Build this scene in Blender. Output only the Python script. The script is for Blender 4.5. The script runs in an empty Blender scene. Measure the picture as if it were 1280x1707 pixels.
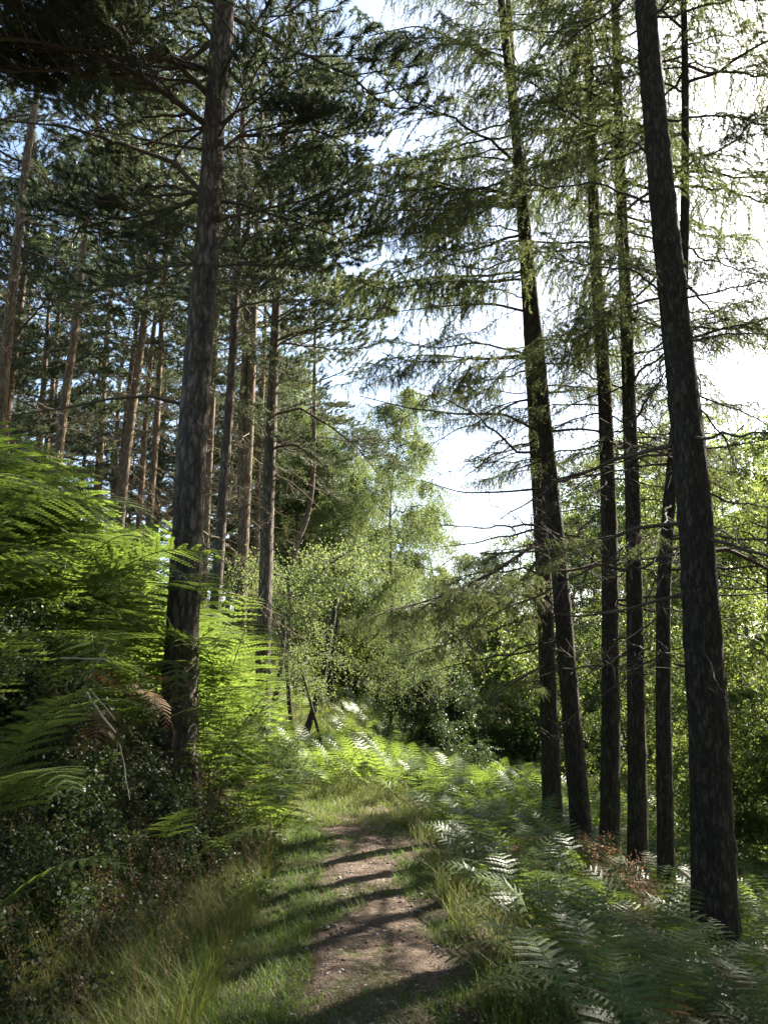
import bpy, math, random
import numpy as np
from mathutils import Vector, Matrix, Euler

# ------------------------------------------------------------------ camera, sky, sun, exposure
SC = bpy.context.scene
COL = SC.collection
F, CX, CY = 1333.0, 640.0, 853.5           # focal length and centre in photo pixels
PITCH = math.radians(12.0)
EYE = 1.65
cam_data = bpy.data.cameras.new('camera')
cam_data.sensor_fit = 'HORIZONTAL'
cam_data.sensor_width = 24.0
cam_data.lens = 24.0 * F / 1280.0
cam_data.clip_start = 0.05
cam_data.clip_end = 3000
cam = bpy.data.objects.new('camera', cam_data)
COL.objects.link(cam)
cam.location = (0, 0, EYE)
cam.rotation_euler = (math.pi / 2 + PITCH, 0, 0)
SC.camera = cam

SUN_AZ, SUN_EL = math.radians(48), math.radians(36)
world = bpy.data.worlds.new('World')
SC.world = world
world.use_nodes = True
wn = world.node_tree
sky = wn.nodes.new('ShaderNodeTexSky')
sky.sky_type = 'NISHITA'
sky.sun_disc = False
sky.sun_elevation = SUN_EL
sky.sun_rotation = SUN_AZ
sky.air_density = 1.0
sky.dust_density = 1.8
sky.ozone_density = 1.0
wn.links.new(sky.outputs[0], wn.nodes['Background'].inputs[0])
wn.nodes['Background'].inputs[1].default_value = 0.075
sun_d = bpy.data.lights.new('sun', 'SUN')
sun_d.energy = 5.0
sun_d.angle = math.radians(0.7)
sun_d.color = (1.0, 0.93, 0.80)
sun = bpy.data.objects.new('sun', sun_d)
COL.objects.link(sun)
SUNV = Vector((math.sin(SUN_AZ) * math.cos(SUN_EL), math.cos(SUN_AZ) * math.cos(SUN_EL), math.sin(SUN_EL)))
sun.rotation_euler = (-SUNV).to_track_quat('-Z', 'Y').to_euler()
sun.location = SUNV * 60
SC.view_settings.view_transform = 'Standard'
SC.view_settings.look = 'None'
SC.view_settings.gamma = 1.0
SC.view_settings.exposure = 2.45
SC.cycles.max_bounces = 5
SC.cycles.diffuse_bounces = 2
SC.cycles.transmission_bounces = 4
SC.cycles.glossy_bounces = 3

# ------------------------------------------------------------------ helpers
RNG = np.random.default_rng(11)


def ray(px, py):
    u = (px - CX) / F
    v = (py - CY) / F
    c, s = math.cos(PITCH), math.sin(PITCH)
    return np.array([u, c + v * s, s - v * c])


def at(px, py, Y):
    """the point seen at photo pixel (px, py) at forward distance Y metres"""
    d = ray(px, py)
    return np.array([0, 0, EYE]) + d * (Y / d[1])


def sstep(t):
    t = np.clip(t, 0, 1)
    return t * t * (3 - 2 * t)


def vnoise(x, y, seed=0):
    x = np.asarray(x, float); y = np.asarray(y, float)
    xi = np.floor(x).astype(np.int64); yi = np.floor(y).astype(np.int64)
    xf = sstep(x - xi); yf = sstep(y - yi)

    def h(a, b):
        n = (a * 374761393 + b * 668265263 + seed * 1442695041) & 0x7fffffff
        n = ((n ^ (n >> 13)) * 1274126177) & 0x7fffffff
        return ((n ^ (n >> 16)) & 0xffff) / 65535.0
    a = h(xi, yi) * (1 - xf) + h(xi + 1, yi) * xf
    b = h(xi, yi + 1) * (1 - xf) + h(xi + 1, yi + 1) * xf
    return a * (1 - yf) + b * yf


def fbm(x, y, seed=0, n=3):
    r = 0; a = .5
    for i in range(n):
        r = r + a * vnoise(x * 2 ** i, y * 2 ** i, seed + i); a *= .5
    return r / (1 - .5 ** n)


def path_x(y):
    ys = [-20, 3, 5, 7, 9, 11, 13, 16, 20, 30, 60]
    xs = [0.1, -.04, -.04, -.12, -.24, -.34, -.55, -1.3, -2.4, -5, -12]
    return np.interp(y, ys, xs)


def ground_z(x, y):
    x = np.asarray(x, float); y = np.asarray(y, float)
    u = x - path_x(np.minimum(y, 14))
    near = sstep((8.2 - y) / 2.4)
    L = np.maximum(0, -u - 0.8 - .75 * near)
    bank = (1.2 + .75 * near) * sstep(L / (1.7 - .4 * near)) + 3.2 * (1 - np.exp(-np.maximum(0, L - 1.1) * .19))
    R = np.maximum(0, u - 0.7)
    right = -3.2 * (1 - np.exp(-R * .10))
    rise = 1.15 * sstep((y - 13.5) / 14) * sstep((3.0 - u) / 5)
    far = np.hypot(x, y)
    hill = 6 * sstep((far - 70) / 200)
    n = .10 * (fbm(x * .9, y * .9, 5) - .5) * np.clip(np.abs(u) * 1.2, .25, 1.6) + .02 * (vnoise(x * 6, y * 6, 9) - .5)
    return bank + right + rise + hill + n


class MB:
    """collects vertices and faces; build() links them as one mesh object"""

    def __init__(self):
        self.v = []; self.f3 = []; self.f4 = []; self.n = 0; self.m3 = []; self.m4 = []

    def add(self, v, f, mi=0):
        v = np.asarray(v, float).reshape(-1, 3)
        f = np.asarray(f, np.int64)
        if f.shape[1] == 3:
            self.f3.append(f + self.n); self.m3.append(np.full(len(f), mi))
        else:
            self.f4.append(f + self.n); self.m4.append(np.full(len(f), mi))
        self.v.append(v); self.n += len(v)

    def add_mb(self, o, M=None, mi=None):
        if o.n == 0:
            return
        v = np.concatenate(o.v)
        if M is not None:
            M = np.asarray(M)
            v = v @ M[:3, :3].T + M[:3, 3]
        for fl, ml, F_, M_ in ((o.f3, o.m3, self.f3, self.m3), (o.f4, o.m4, self.f4, self.m4)):
            for f, m in zip(fl, ml):
                F_.append(f + self.n); M_.append(m if mi is None else np.full(len(f), mi))
        self.v.append(v); self.n += len(v)

    def tube(self, P, R, k=6, mi=0, cap=True):
        P = np.asarray(P, float); n = len(P)
        R = np.broadcast_to(np.asarray(R, float), (n,)) if np.ndim(R) < 2 else np.asarray(R, float)
        T = np.gradient(P, axis=0)
        T /= np.linalg.norm(T, axis=1, keepdims=True) + 1e-9
        mean = np.abs(T.mean(0))
        ref = np.eye(3)[int(np.argmin(mean))]
        A = np.cross(T, ref); A /= np.linalg.norm(A, axis=1, keepdims=True) + 1e-9
        B = np.cross(T, A)
        th = np.linspace(0, 2 * math.pi, k, endpoint=False)
        Rr = R[:, None] if R.ndim == 1 else R
        v = P[:, None, :] + Rr[..., None] * (np.cos(th)[None, :, None] * A[:, None, :] + np.sin(th)[None, :, None] * B[:, None, :])
        i = np.arange(n - 1)[:, None] * k; j = np.arange(k)[None, :]; j2 = (j + 1) % k
        f = np.stack([i + j, i + j2, i + k + j2, i + k + j], -1).reshape(-1, 4)
        self.add(v.reshape(-1, 3), f, mi)
        if cap and k > 3:
            self.add(np.vstack([v[-1], P[-1:]]), [[a, (a + 1) % k, k] for a in range(k)], mi)
        return self

    def rhombs(self, C, D, S, ln, wd, mi=0, mid=.42):
        """leaf blades: base C, unit direction D, unit side S"""
        C = np.asarray(C, float); ln = np.broadcast_to(np.asarray(ln, float), (len(C),))[:, None]
        wd = np.broadcast_to(np.asarray(wd, float), (len(C),))[:, None]
        v = np.stack([C, C + D * ln * mid + S * wd * .5, C + D * ln, C + D * ln * mid - S * wd * .5], 1)
        f = np.arange(len(C) * 4).reshape(-1, 4)
        self.add(v.reshape(-1, 3), f, mi)

    def needles(self, C, D, S, ln, wd, mi=0):
        C = np.asarray(C, float); ln = np.broadcast_to(np.asarray(ln, float), (len(C),))[:, None]
        v = np.stack([C - S * wd * .5, C + S * wd * .5, C + D * ln], 1)
        self.add(v.reshape(-1, 3), np.arange(len(C) * 3).reshape(-1, 3), mi)

    def mesh(self, name, mats, smooth=False):
        V = np.concatenate(self.v)
        me = bpy.data.meshes.new(name)
        me.vertices.add(len(V))
        me.vertices.foreach_set('co', V.astype(np.float32).ravel())
        f3 = np.concatenate(self.f3) if self.f3 else np.zeros((0, 3), np.int64)
        f4 = np.concatenate(self.f4) if self.f4 else np.zeros((0, 4), np.int64)
        loops = np.concatenate([f3.ravel(), f4.ravel()])
        me.loops.add(len(loops))
        me.loops.foreach_set('vertex_index', loops.astype(np.int32))
        tot = np.concatenate([np.full(len(f3), 3), np.full(len(f4), 4)])
        me.polygons.add(len(tot))
        me.polygons.foreach_set('loop_start', np.concatenate([[0], np.cumsum(tot)[:-1]]).astype(np.int32))
        mi = np.concatenate([np.concatenate(self.m3) if self.m3 else np.zeros(0), np.concatenate(self.m4) if self.m4 else np.zeros(0)])
        for m in (mats if isinstance(mats, (list, tuple)) else [mats]):
            me.materials.append(m)
        me.polygons.foreach_set('material_index', mi.astype(np.int32))
        me.polygons.foreach_set('use_smooth', np.full(len(tot), smooth))
        me.update(calc_edges=True)
        return me

    def build(self, name, mats, parent=None, smooth=False):
        return link(name, self.mesh(name, mats, smooth), parent)


def link(name, data, parent=None):
    o = bpy.data.objects.new(name, data)
    COL.objects.link(o)
    if parent is not None:
        o.parent = parent
    return o


def tag(o, label=None, cat=None, group=None, kind=None):
    if label: o['label'] = label
    if cat: o['category'] = cat
    if group: o['group'] = group
    if kind: o['kind'] = kind
    return o


def thing(name, label, cat, loc=(0, 0, 0), rz=0, sc=1.0, group=None):
    o = link(name, None)
    o.location = loc; o.rotation_euler = (0, 0, rz); o.scale = (sc, sc, sc)
    o.empty_display_size = .2
    return tag(o, label, cat, group)


def unit(a):
    a = np.asarray(a, float)
    return a / (np.linalg.norm(a, axis=-1, keepdims=True) + 1e-9)


def perp(D, rng):
    r = rng.normal(size=D.shape)
    return unit(np.cross(D, r))


def curve_pts(P, n):
    """smooth resample of a polyline"""
    P = np.asarray(P, float)
    s = np.concatenate([[0], np.cumsum(np.linalg.norm(np.diff(P, axis=0), axis=1))])
    t = np.linspace(0, s[-1], n)
    Q = np.stack([np.interp(t, s, P[:, i]) for i in range(3)], 1)
    w = max(1, n // (3 * len(P)))
    if w > 1:
        k = np.ones(2 * w + 1) / (2 * w + 1)
        E = np.concatenate([2 * Q[0] - Q[1:w + 1][::-1], Q, 2 * Q[-1] - Q[-w - 1:-1][::-1]])
        Q = np.stack([np.convolve(E[:, i], k, 'valid') for i in range(3)], 1)
    return Q


# ------------------------------------------------------------------ materials
def mat(name):
    m = bpy.data.materials.new(name)
    m.use_nodes = True
    nt = m.node_tree
    nt.nodes.clear()
    out = nt.nodes.new('ShaderNodeOutputMaterial')
    return m, nt, out


def N(nt, t, **kw):
    n = nt.nodes.new(t)
    for k, v in kw.items():
        setattr(n, k, v)
    return n


def ramp(nt, fac, stops):
    r = N(nt, 'ShaderNodeValToRGB')
    e = r.color_ramp.elements
    while len(e) < len(stops):
        e.new(.5)
    for i, (p, c) in enumerate(stops):
        e[i].position = p; e[i].color = (*c, 1)
    nt.links.new(fac, r.inputs[0])
    return r.outputs[0]


def leaf_mat(name, cols, trans, tf=.45, rough=.45, spec=.5, scale=.7):
    """thin leaf: each blade takes its own tint; light passes through"""
    m, nt, out = mat(name)
    geo = N(nt, 'ShaderNodeNewGeometry')
    tc = N(nt, 'ShaderNodeTexNoise'); tc.inputs['Scale'].default_value = scale
    nt.links.new(geo.outputs['Position'], tc.inputs['Vector'])
    mx = N(nt, 'ShaderNodeMath', operation='MULTIPLY_ADD')
    nt.links.new(geo.outputs['Random Per Island'], mx.inputs[0]); mx.inputs[1].default_value = .55
    sub = N(nt, 'ShaderNodeMath', operation='MULTIPLY_ADD'); nt.links.new(tc.outputs[0], sub.inputs[0]); sub.inputs[1].default_value = .9; sub.inputs[2].default_value = -.22
    nt.links.new(sub.outputs[0], mx.inputs[2])
    c1 = ramp(nt, mx.outputs[0], list(zip(np.linspace(.05, .95, len(cols)), cols)))
    c2 = ramp(nt, mx.outputs[0], list(zip(np.linspace(.05, .95, len(trans)), trans)))
    b = N(nt, 'ShaderNodeBsdfPrincipled')
    nt.links.new(c1, b.inputs['Base Color'])
    b.inputs['Roughness'].default_value = rough
    b.inputs['Specular IOR Level'].default_value = spec
    t = N(nt, 'ShaderNodeBsdfTranslucent'); nt.links.new(c2, t.inputs[0])
    mix = N(nt, 'ShaderNodeMixShader'); mix.inputs[0].default_value = tf
    nt.links.new(b.outputs[0], mix.inputs[1]); nt.links.new(t.outputs[0], mix.inputs[2])
    nt.links.new(mix.outputs[0], out.inputs[0])
    return m


def bark_mat(name, low, high, z0=4.0, z1=7.0, plate=9.0, bump=.6, moss=0.0, groove=.5):
    m, nt, out = mat(name)
    geo = N(nt, 'ShaderNodeNewGeometry')
    mp = N(nt, 'ShaderNodeMapping'); mp.inputs['Scale'].default_value = (1, 1, .28)
    nt.links.new(geo.outputs['Position'], mp.inputs['Vector'])
    no = N(nt, 'ShaderNodeTexNoise'); no.inputs['Scale'].default_value = plate * 2.2; no.inputs['Detail'].default_value = 6; no.inputs['Roughness'].default_value = .65
    nt.links.new(mp.outputs[0], no.inputs['Vector'])
    vo = N(nt, 'ShaderNodeTexVoronoi', feature='DISTANCE_TO_EDGE'); vo.inputs['Scale'].default_value = plate * 1.6
    wv = N(nt, 'ShaderNodeMixRGB'); wv.blend_type = 'ADD'; wv.inputs[0].default_value = .12
    nt.links.new(mp.outputs[0], wv.inputs[1]); nt.links.new(no.outputs[1], wv.inputs[2])
    nt.links.new(wv.outputs[0], vo.inputs['Vector'])
    crack = N(nt, 'ShaderNodeMapRange'); crack.inputs[1].default_value = 0; crack.inputs[2].default_value = .20; crack.inputs[3].default_value = groove; crack.inputs[4].default_value = 1
    nt.links.new(vo.outputs[0], crack.inputs[0])
    big = N(nt, 'ShaderNodeTexNoise'); big.inputs['Scale'].default_value = 1.3; big.inputs['Detail'].default_value = 3
    nt.links.new(geo.outputs['Position'], big.inputs['Vector'])
    sep = N(nt, 'ShaderNodeSeparateXYZ'); nt.links.new(geo.outputs['Position'], sep.inputs[0])
    za = N(nt, 'ShaderNodeMath', operation='MULTIPLY_ADD'); nt.links.new(big.outputs[0], za.inputs[0]); za.inputs[1].default_value = 4.5; nt.links.new(sep.outputs[2], za.inputs[2])
    zr = N(nt, 'ShaderNodeMapRange'); zr.inputs[1].default_value = z0 + 2.2; zr.inputs[2].default_value = z1 + 2.2
    nt.links.new(za.outputs[0], zr.inputs[0])
    l = ramp(nt, no.outputs[0], [(.3, tuple(c * .55 for c in low)), (.52, low), (.72, tuple(min(1, c * 1.5) for c in low))])
    h = ramp(nt, no.outputs[0], [(.3, tuple(c * .6 for c in high)), (.52, high), (.72, tuple(min(1, c * 1.4) for c in high))])
    mx = N(nt, 'ShaderNodeMixRGB'); nt.links.new(zr.outputs[0], mx.inputs[0]); nt.links.new(l, mx.inputs[1]); nt.links.new(h, mx.inputs[2])
    col = mx.outputs[0]
    if moss:
        ms = N(nt, 'ShaderNodeTexNoise'); ms.inputs['Scale'].default_value = 5; ms.inputs['Detail'].default_value = 5
        nt.links.new(geo.outputs['Position'], ms.inputs['Vector'])
        mr = N(nt, 'ShaderNodeMapRange'); mr.inputs[1].default_value = .45; mr.inputs[2].default_value = .68; mr.inputs[4].default_value = moss
        nt.links.new(ms.outputs[0], mr.inputs[0])
        m2 = N(nt, 'ShaderNodeMixRGB'); nt.links.new(mr.outputs[0], m2.inputs[0]); nt.links.new(col, m2.inputs[1]); m2.inputs[2].default_value = (.07, .085, .03, 1)
        col = m2.outputs[0]
    mul = N(nt, 'ShaderNodeMixRGB'); mul.blend_type = 'MULTIPLY'; mul.inputs[0].default_value = 1
    nt.links.new(col, mul.inputs[1]); nt.links.new(crack.outputs[0], mul.inputs[2])
    b = N(nt, 'ShaderNodeBsdfPrincipled'); b.inputs['Roughness'].default_value = .92; b.inputs['Specular IOR Level'].default_value = .25
    nt.links.new(mul.outputs[0], b.inputs['Base Color'])
    ad = N(nt, 'ShaderNodeMath', operation='ADD'); nt.links.new(crack.outputs[0], ad.inputs[0]); nt.links.new(no.outputs[0], ad.inputs[1])
    bp = N(nt, 'ShaderNodeBump'); bp.inputs['Strength'].default_value = min(1, bump * 1.25); bp.inputs['Distance'].default_value = .045
    nt.links.new(ad.outputs[0], bp.inputs['Height']); nt.links.new(bp.outputs[0], b.inputs['Normal'])
    nt.links.new(b.outputs[0], out.inputs[0])
    return m


def plain_mat(name, c1, c2, scale=20, rough=.85, spec=.3):
    m, nt, out = mat(name)
    geo = N(nt, 'ShaderNodeNewGeometry')
    no = N(nt, 'ShaderNodeTexNoise'); no.inputs['Scale'].default_value = scale; no.inputs['Detail'].default_value = 5
    nt.links.new(geo.outputs['Position'], no.inputs['Vector'])
    ad = N(nt, 'ShaderNodeMath', operation='MULTIPLY_ADD'); nt.links.new(geo.outputs['Random Per Island'], ad.inputs[0]); ad.inputs[1].default_value = .35
    sb = N(nt, 'ShaderNodeMath', operation='SUBTRACT'); nt.links.new(no.outputs[0], sb.inputs[0]); sb.inputs[1].default_value = .17
    nt.links.new(sb.outputs[0], ad.inputs[2])
    c = ramp(nt, ad.outputs[0], [(.25, c1), (.75, c2)])
    b = N(nt, 'ShaderNodeBsdfPrincipled'); b.inputs['Roughness'].default_value = rough; b.inputs['Specular IOR Level'].default_value = spec
    nt.links.new(c, b.inputs['Base Color'])
    bp = N(nt, 'ShaderNodeBump'); bp.inputs['Strength'].default_value = .5; bp.inputs['Distance'].default_value = .01
    nt.links.new(no.outputs[0], bp.inputs['Height']); nt.links.new(bp.outputs[0], b.inputs['Normal'])
    nt.links.new(b.outputs[0], out.inputs[0])
    return m


def earth_mat(name, stops, scale, bump, litter=(.16, .10, .05), litter_amt=.5):
    m, nt, out = mat(name)
    geo = N(nt, 'ShaderNodeNewGeometry')
    a = N(nt, 'ShaderNodeTexNoise'); a.inputs['Scale'].default_value = scale; a.inputs['Detail'].default_value = 8; a.inputs['Roughness'].default_value = .7
    nt.links.new(geo.outputs['Position'], a.inputs['Vector'])
    c = ramp(nt, a.outputs[0], stops)
    v = N(nt, 'ShaderNodeTexVoronoi'); v.inputs['Scale'].default_value = 55
    nt.links.new(geo.outputs['Position'], v.inputs['Vector'])
    w = N(nt, 'ShaderNodeTexNoise'); w.inputs['Scale'].default_value = 70; w.inputs['Detail'].default_value = 4
    nt.links.new(geo.outputs['Position'], w.inputs['Vector'])
    r = N(nt, 'ShaderNodeMapRange'); r.inputs[1].default_value = .52; r.inputs[2].default_value = .62; r.inputs[4].default_value = litter_amt
    nt.links.new(w.outputs[0], r.inputs[0])
    mx = N(nt, 'ShaderNodeMixRGB'); nt.links.new(r.outputs[0], mx.inputs[0]); nt.links.new(c, mx.inputs[1]); mx.inputs[2].default_value = (*litter, 1)
    r2 = N(nt, 'ShaderNodeMapRange'); r2.inputs[1].default_value = 0; r2.inputs[2].default_value = .55; r2.inputs[3].default_value = .55; r2.inputs[4].default_value = 1.15
    nt.links.new(v.outputs[0], r2.inputs[0])
    mu = N(nt, 'ShaderNodeMixRGB'); mu.blend_type = 'MULTIPLY'; mu.inputs[0].default_value = .7
    nt.links.new(mx.outputs[0], mu.inputs[1]); nt.links.new(r2.outputs[0], mu.inputs[2])
    b = N(nt, 'ShaderNodeBsdfPrincipled'); b.inputs['Roughness'].default_value = .95; b.inputs['Specular IOR Level'].default_value = .2
    nt.links.new(mu.outputs[0], b.inputs['Base Color'])
    ad = N(nt, 'ShaderNodeMath', operation='MULTIPLY_ADD'); nt.links.new(w.outputs[0], ad.inputs[0]); ad.inputs[1].default_value = .6; nt.links.new(a.outputs[0], ad.inputs[2])
    bp = N(nt, 'ShaderNodeBump'); bp.inputs['Strength'].default_value = bump; bp.inputs['Distance'].default_value = .03
    nt.links.new(ad.outputs[0], bp.inputs['Height']); nt.links.new(bp.outputs[0], b.inputs['Normal'])
    nt.links.new(b.outputs[0], out.inputs[0])
    return m


M = {}
M['bark_pine'] = bark_mat('pine_bark', (.165, .137, .110), (.21, .145, .098), 5.5, 9.5, 9, .8)
M['bark_far_pine'] = bark_mat('far_pine_bark', (.150, .124, .088), (.22, .155, .095), 4.0, 8.0, 9, .6)
M['bark_larch'] = bark_mat('larch_bark', (.088, .070, .052), (.098, .078, .055), 4, 8, 13, .8, .35, .58)
M['bark_birch'] = bark_mat('birch_bark', (.07, .06, .05), (.14, .13, .11), 1, 4, 7, .6, .4)
M['twig'] = plain_mat('twig_wood', (.05, .038, .028), (.11, .085, .06), 30)
M['dead_twig'] = plain_mat('dead_twig_wood', (.12, .09, .06), (.24, .18, .11), 30)
M['pale_stick'] = plain_mat('bleached_stick_wood', (.30, .24, .17), (.52, .44, .33), 30)
M['pine_needle'] = leaf_mat('pine_needles', [(.030, .047, .022), (.062, .085, .038), (.115, .135, .065)], [(.08, .11, .04), (.13, .17, .06), (.2, .23, .09)], .3, .45, .5, .8)
M['larch_needle'] = leaf_mat('larch_needles', [(.040, .058, .024), (.066, .088, .038), (.11, .13, .055)], [(.13, .17, .045), (.22, .27, .075), (.33, .37, .12)], .45, .5, .4, .8)
M['birch_leaf'] = leaf_mat('birch_leaves', [(.050, .080, .028), (.085, .118, .042), (.135, .165, .070)], [(.10, .145, .04), (.19, .245, .065), (.36, .40, .14)], .44, .6, .3, .6)
M['bush_leaf'] = leaf_mat('bush_leaves', [(.030, .065, .018), (.055, .10, .028), (.09, .13, .04)], [(.10, .15, .03), (.21, .275, .05), (.38, .43, .10)], .46, .5, .4, .7)
M['bracken'] = leaf_mat('bracken_green', [(.045, .078, .024), (.070, .115, .034), (.115, .155, .055)], [(.15, .24, .03), (.24, .35, .05), (.36, .44, .08)], .42, .45, .36, .5)
M['bracken_stalk'] = plain_mat('bracken_stalk_green', (.08, .11, .03), (.16, .18, .06), 15)
M['dead_bracken'] = leaf_mat('bracken_brown', [(.11, .06, .03), (.18, .10, .05), (.26, .16, .08)], [(.14, .07, .03), (.2, .11, .05), (.28, .16, .08)], .25, .7, .2, 1)
M['bramble_leaf'] = leaf_mat('bramble_leaves', [(.018, .032, .014), (.032, .050, .020), (.075, .07, .03)], [(.04, .08, .02), (.07, .13, .03), (.15, .15, .04)], .28, .5, .3, 1.5)
M['grass'] = leaf_mat('grass_blades', [(.05, .080, .016), (.080, .115, .024), (.115, .135, .036), (.19, .165, .07)], [(.12, .18, .025), (.19, .25, .04), (.25, .27, .07), (.30, .26, .12)], .40, .5, .3, .9)
M['turf'] = leaf_mat('short_turf', [(.045, .085, .018), (.07, .12, .025), (.11, .145, .04)], [(.10, .19, .03), (.15, .25, .04), (.22, .28, .06)], .40, .5, .3, 2.0)
M['straw'] = leaf_mat('dry_grass_heads', [(.20, .14, .075), (.30, .21, .12), (.38, .28, .16)], [(.22, .15, .08), (.32, .22, .12), (.4, .3, .17)], .35, .6, .2, 1)
M['dock'] = leaf_mat('dry_seed_heads', [(.14, .075, .045), (.22, .12, .07), (.30, .18, .11)], [(.2, .1, .06), (.3, .16, .09), (.36, .2, .12)], .3, .6, .2, 1)
M['ground'] = earth_mat('woodland_floor', [(.25, (.025, .020, .011)), (.5, (.045, .036, .018)), (.75, (.045, .058, .018))], 2.2, .6, (.085, .055, .03), .4)
M['soil'] = earth_mat('path_earth', [(.28, (.040, .029, .021)), (.45, (.090, .066, .050)), (.58, (.135, .100, .078)), (.75, (.225, .178, .145))], 7.5, 1.0, (.085, .055, .035), .75)
M['red_soil'] = earth_mat('red_bank_soil', [(.25, (.14, .05, .025)), (.5, (.24, .095, .05)), (.75, (.30, .14, .08))], 8, .9, (.10, .05, .03), .4)
M['stone'] = plain_mat('pebble_stone', (.16, .13, .11), (.42, .37, .33), 12, .8)
M['cone'] = plain_mat('pine_litter', (.07, .042, .025), (.20, .12, .065), 30)

# ------------------------------------------------------------------ ground and path
def axis(a, b, near0, near1, step, k=1.13):
    xs = list(np.arange(near0, near1, step))
    s = step
    while xs[-1] < b:
        s *= k; xs.append(xs[-1] + s)
    s = step
    while xs[0] > a:
        s *= k; xs.insert(0, xs[0] - s)
    return np.array(xs)


def grid_mesh(xs, ys, zf, keep=None):
    X, Y = np.meshgrid(xs, ys)
    Z = zf(X, Y)
    nx, ny = len(xs), len(ys)
    i = np.arange(ny - 1)[:, None] * nx + np.arange(nx - 1)[None, :]
    f = np.stack([i, i + 1, i + nx + 1, i + nx], -1).reshape(-1, 4)
    v = np.stack([X, Y, Z], -1).reshape(-1, 3)
    if keep is not None:
        k = keep(v[f].mean(1))
        f = f[k]
        used, inv = np.unique(f, return_inverse=True)
        v = v[used]; f = inv.reshape(-1, 4)
    b = MB(); b.add(v, f)
    return b


b = grid_mesh(axis(-600, 600, -7, 7, .10), axis(-200, 900, 1, 18, .10), ground_z)
tag(b.build('ground', M['ground'], None, True), kind='structure')


def path_half(x, y):
    return .37 + .18 * (fbm(x * 0 + 3 + np.sign(x - path_x(y)) * 7, y * 1.6, 21) - .5) * 2 + .10 * (vnoise(x * 9, y * 9, 4) - .5)


def path_z(x, y):
    e = np.abs(x - path_x(y)) - path_half(x, y)
    sink = sstep((e + .16) / .30) + sstep((y - 11.0) / 1.4)
    return ground_z(x, y) + .016 + .014 * (fbm(x * 9, y * 9, 31) - .5) - .05 * sink * (.6 + .8 * vnoise(x * 14, y * 14, 33))


b = grid_mesh(np.arange(-2.0, 1.4, .03), np.arange(1.0, 12.6, .03), path_z, lambda c: np.abs(c[:, 0] - path_x(c[:, 1])) < path_half(c[:, 0], c[:, 1]) + .14)
tag(b.build('path', M['soil'], None, True), kind='structure')


# ------------------------------------------------------------------ branch prototypes
def arc(L, rise, droop, n, rng, wob=.03, yaw=0):
    t = np.linspace(0, 1, n)
    x = L * t
    z = rise * L * t - droop * L * t ** 2
    y = L * wob * np.cumsum(rng.normal(size=n)) / math.sqrt(n) + yaw * L * t ** 2
    y -= y[0]
    zz = z + L * wob * .6 * np.cumsum(rng.normal(size=n)) / math.sqrt(n); zz -= zz[0]
    return np.stack([x, y, zz], 1)


def pine_branch(seed, dense=1.0):
    rng = np.random.default_rng(seed)
    w, nd = MB(), MB()
    L = 2.4
    main = arc(L, rng.uniform(.05, .25), rng.uniform(.05, .25), 14, rng, .05)
    w.tube(main, np.linspace(.032, .008, 14), 5)
    ends = []

    def twig(p, d, l):
        n = 4
        q = p + d * np.linspace(0, l, n)[:, None]
        q[:, 2] += np.linspace(0, 1, n) ** 2 * l * .25
        w.tube(q, np.linspace(.006, .003, n), 3, cap=False)
        ends.append((q[-1], unit(q[-1] - q[1]), min(l * .8, .30)))
    ns = 11
    for i in range(ns):
        t = .28 + .72 * (i + rng.uniform(0, .6)) / ns
        k = t * 13; a = int(min(k, 12)); p = main[a] + (main[a + 1] - main[a]) * (k - a)
        sd = 1 if i % 2 else -1
        ang = math.radians(rng.uniform(35, 65)) * sd
        l = L * .46 * (1.15 - .75 * t) * rng.uniform(.7, 1.2)
        d = np.array([math.cos(ang), math.sin(ang), rng.uniform(-.1, .25)]); d = unit(d)
        n = 7
        s = p + d * np.linspace(0, l, n)[:, None]
        s[:, 2] += .12 * l * np.linspace(0, 1, n) ** 2
        w.tube(s, np.linspace(.014, .005, n), 4, cap=False)
        nt_ = 4 + int(rng.integers(0, 3))
        for j in range(nt_):
            tt = .3 + .7 * j / (nt_ - 1) if nt_ > 1 else 1
            kk = tt * (n - 1); aa = int(min(kk, n - 2)); pp = s[aa] + (s[aa + 1] - s[aa]) * (kk - aa)
            a2 = ang + math.radians(rng.uniform(25, 60)) * (1 if j % 2 else -1)
            twig(pp, unit([math.cos(a2), math.sin(a2), rng.uniform(0, .6)]), rng.uniform(.14, .34))
        twig(s[-1], unit(d + [0, 0, .3]), .22)
    twig(main[-1], unit([1, 0, .2]), .3)
    for e, d, l in ends:
        m = int(115 * dense)
        c = e - d * rng.uniform(0, 1, m)[:, None] * l
        D = unit(d * rng.uniform(.25, 1.1, m)[:, None] + rng.normal(size=(m, 3)) * .55)
        nd.needles(c, D, perp(D, rng), rng.uniform(.065, .125, m), .0115)
    return w, nd, L


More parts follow.
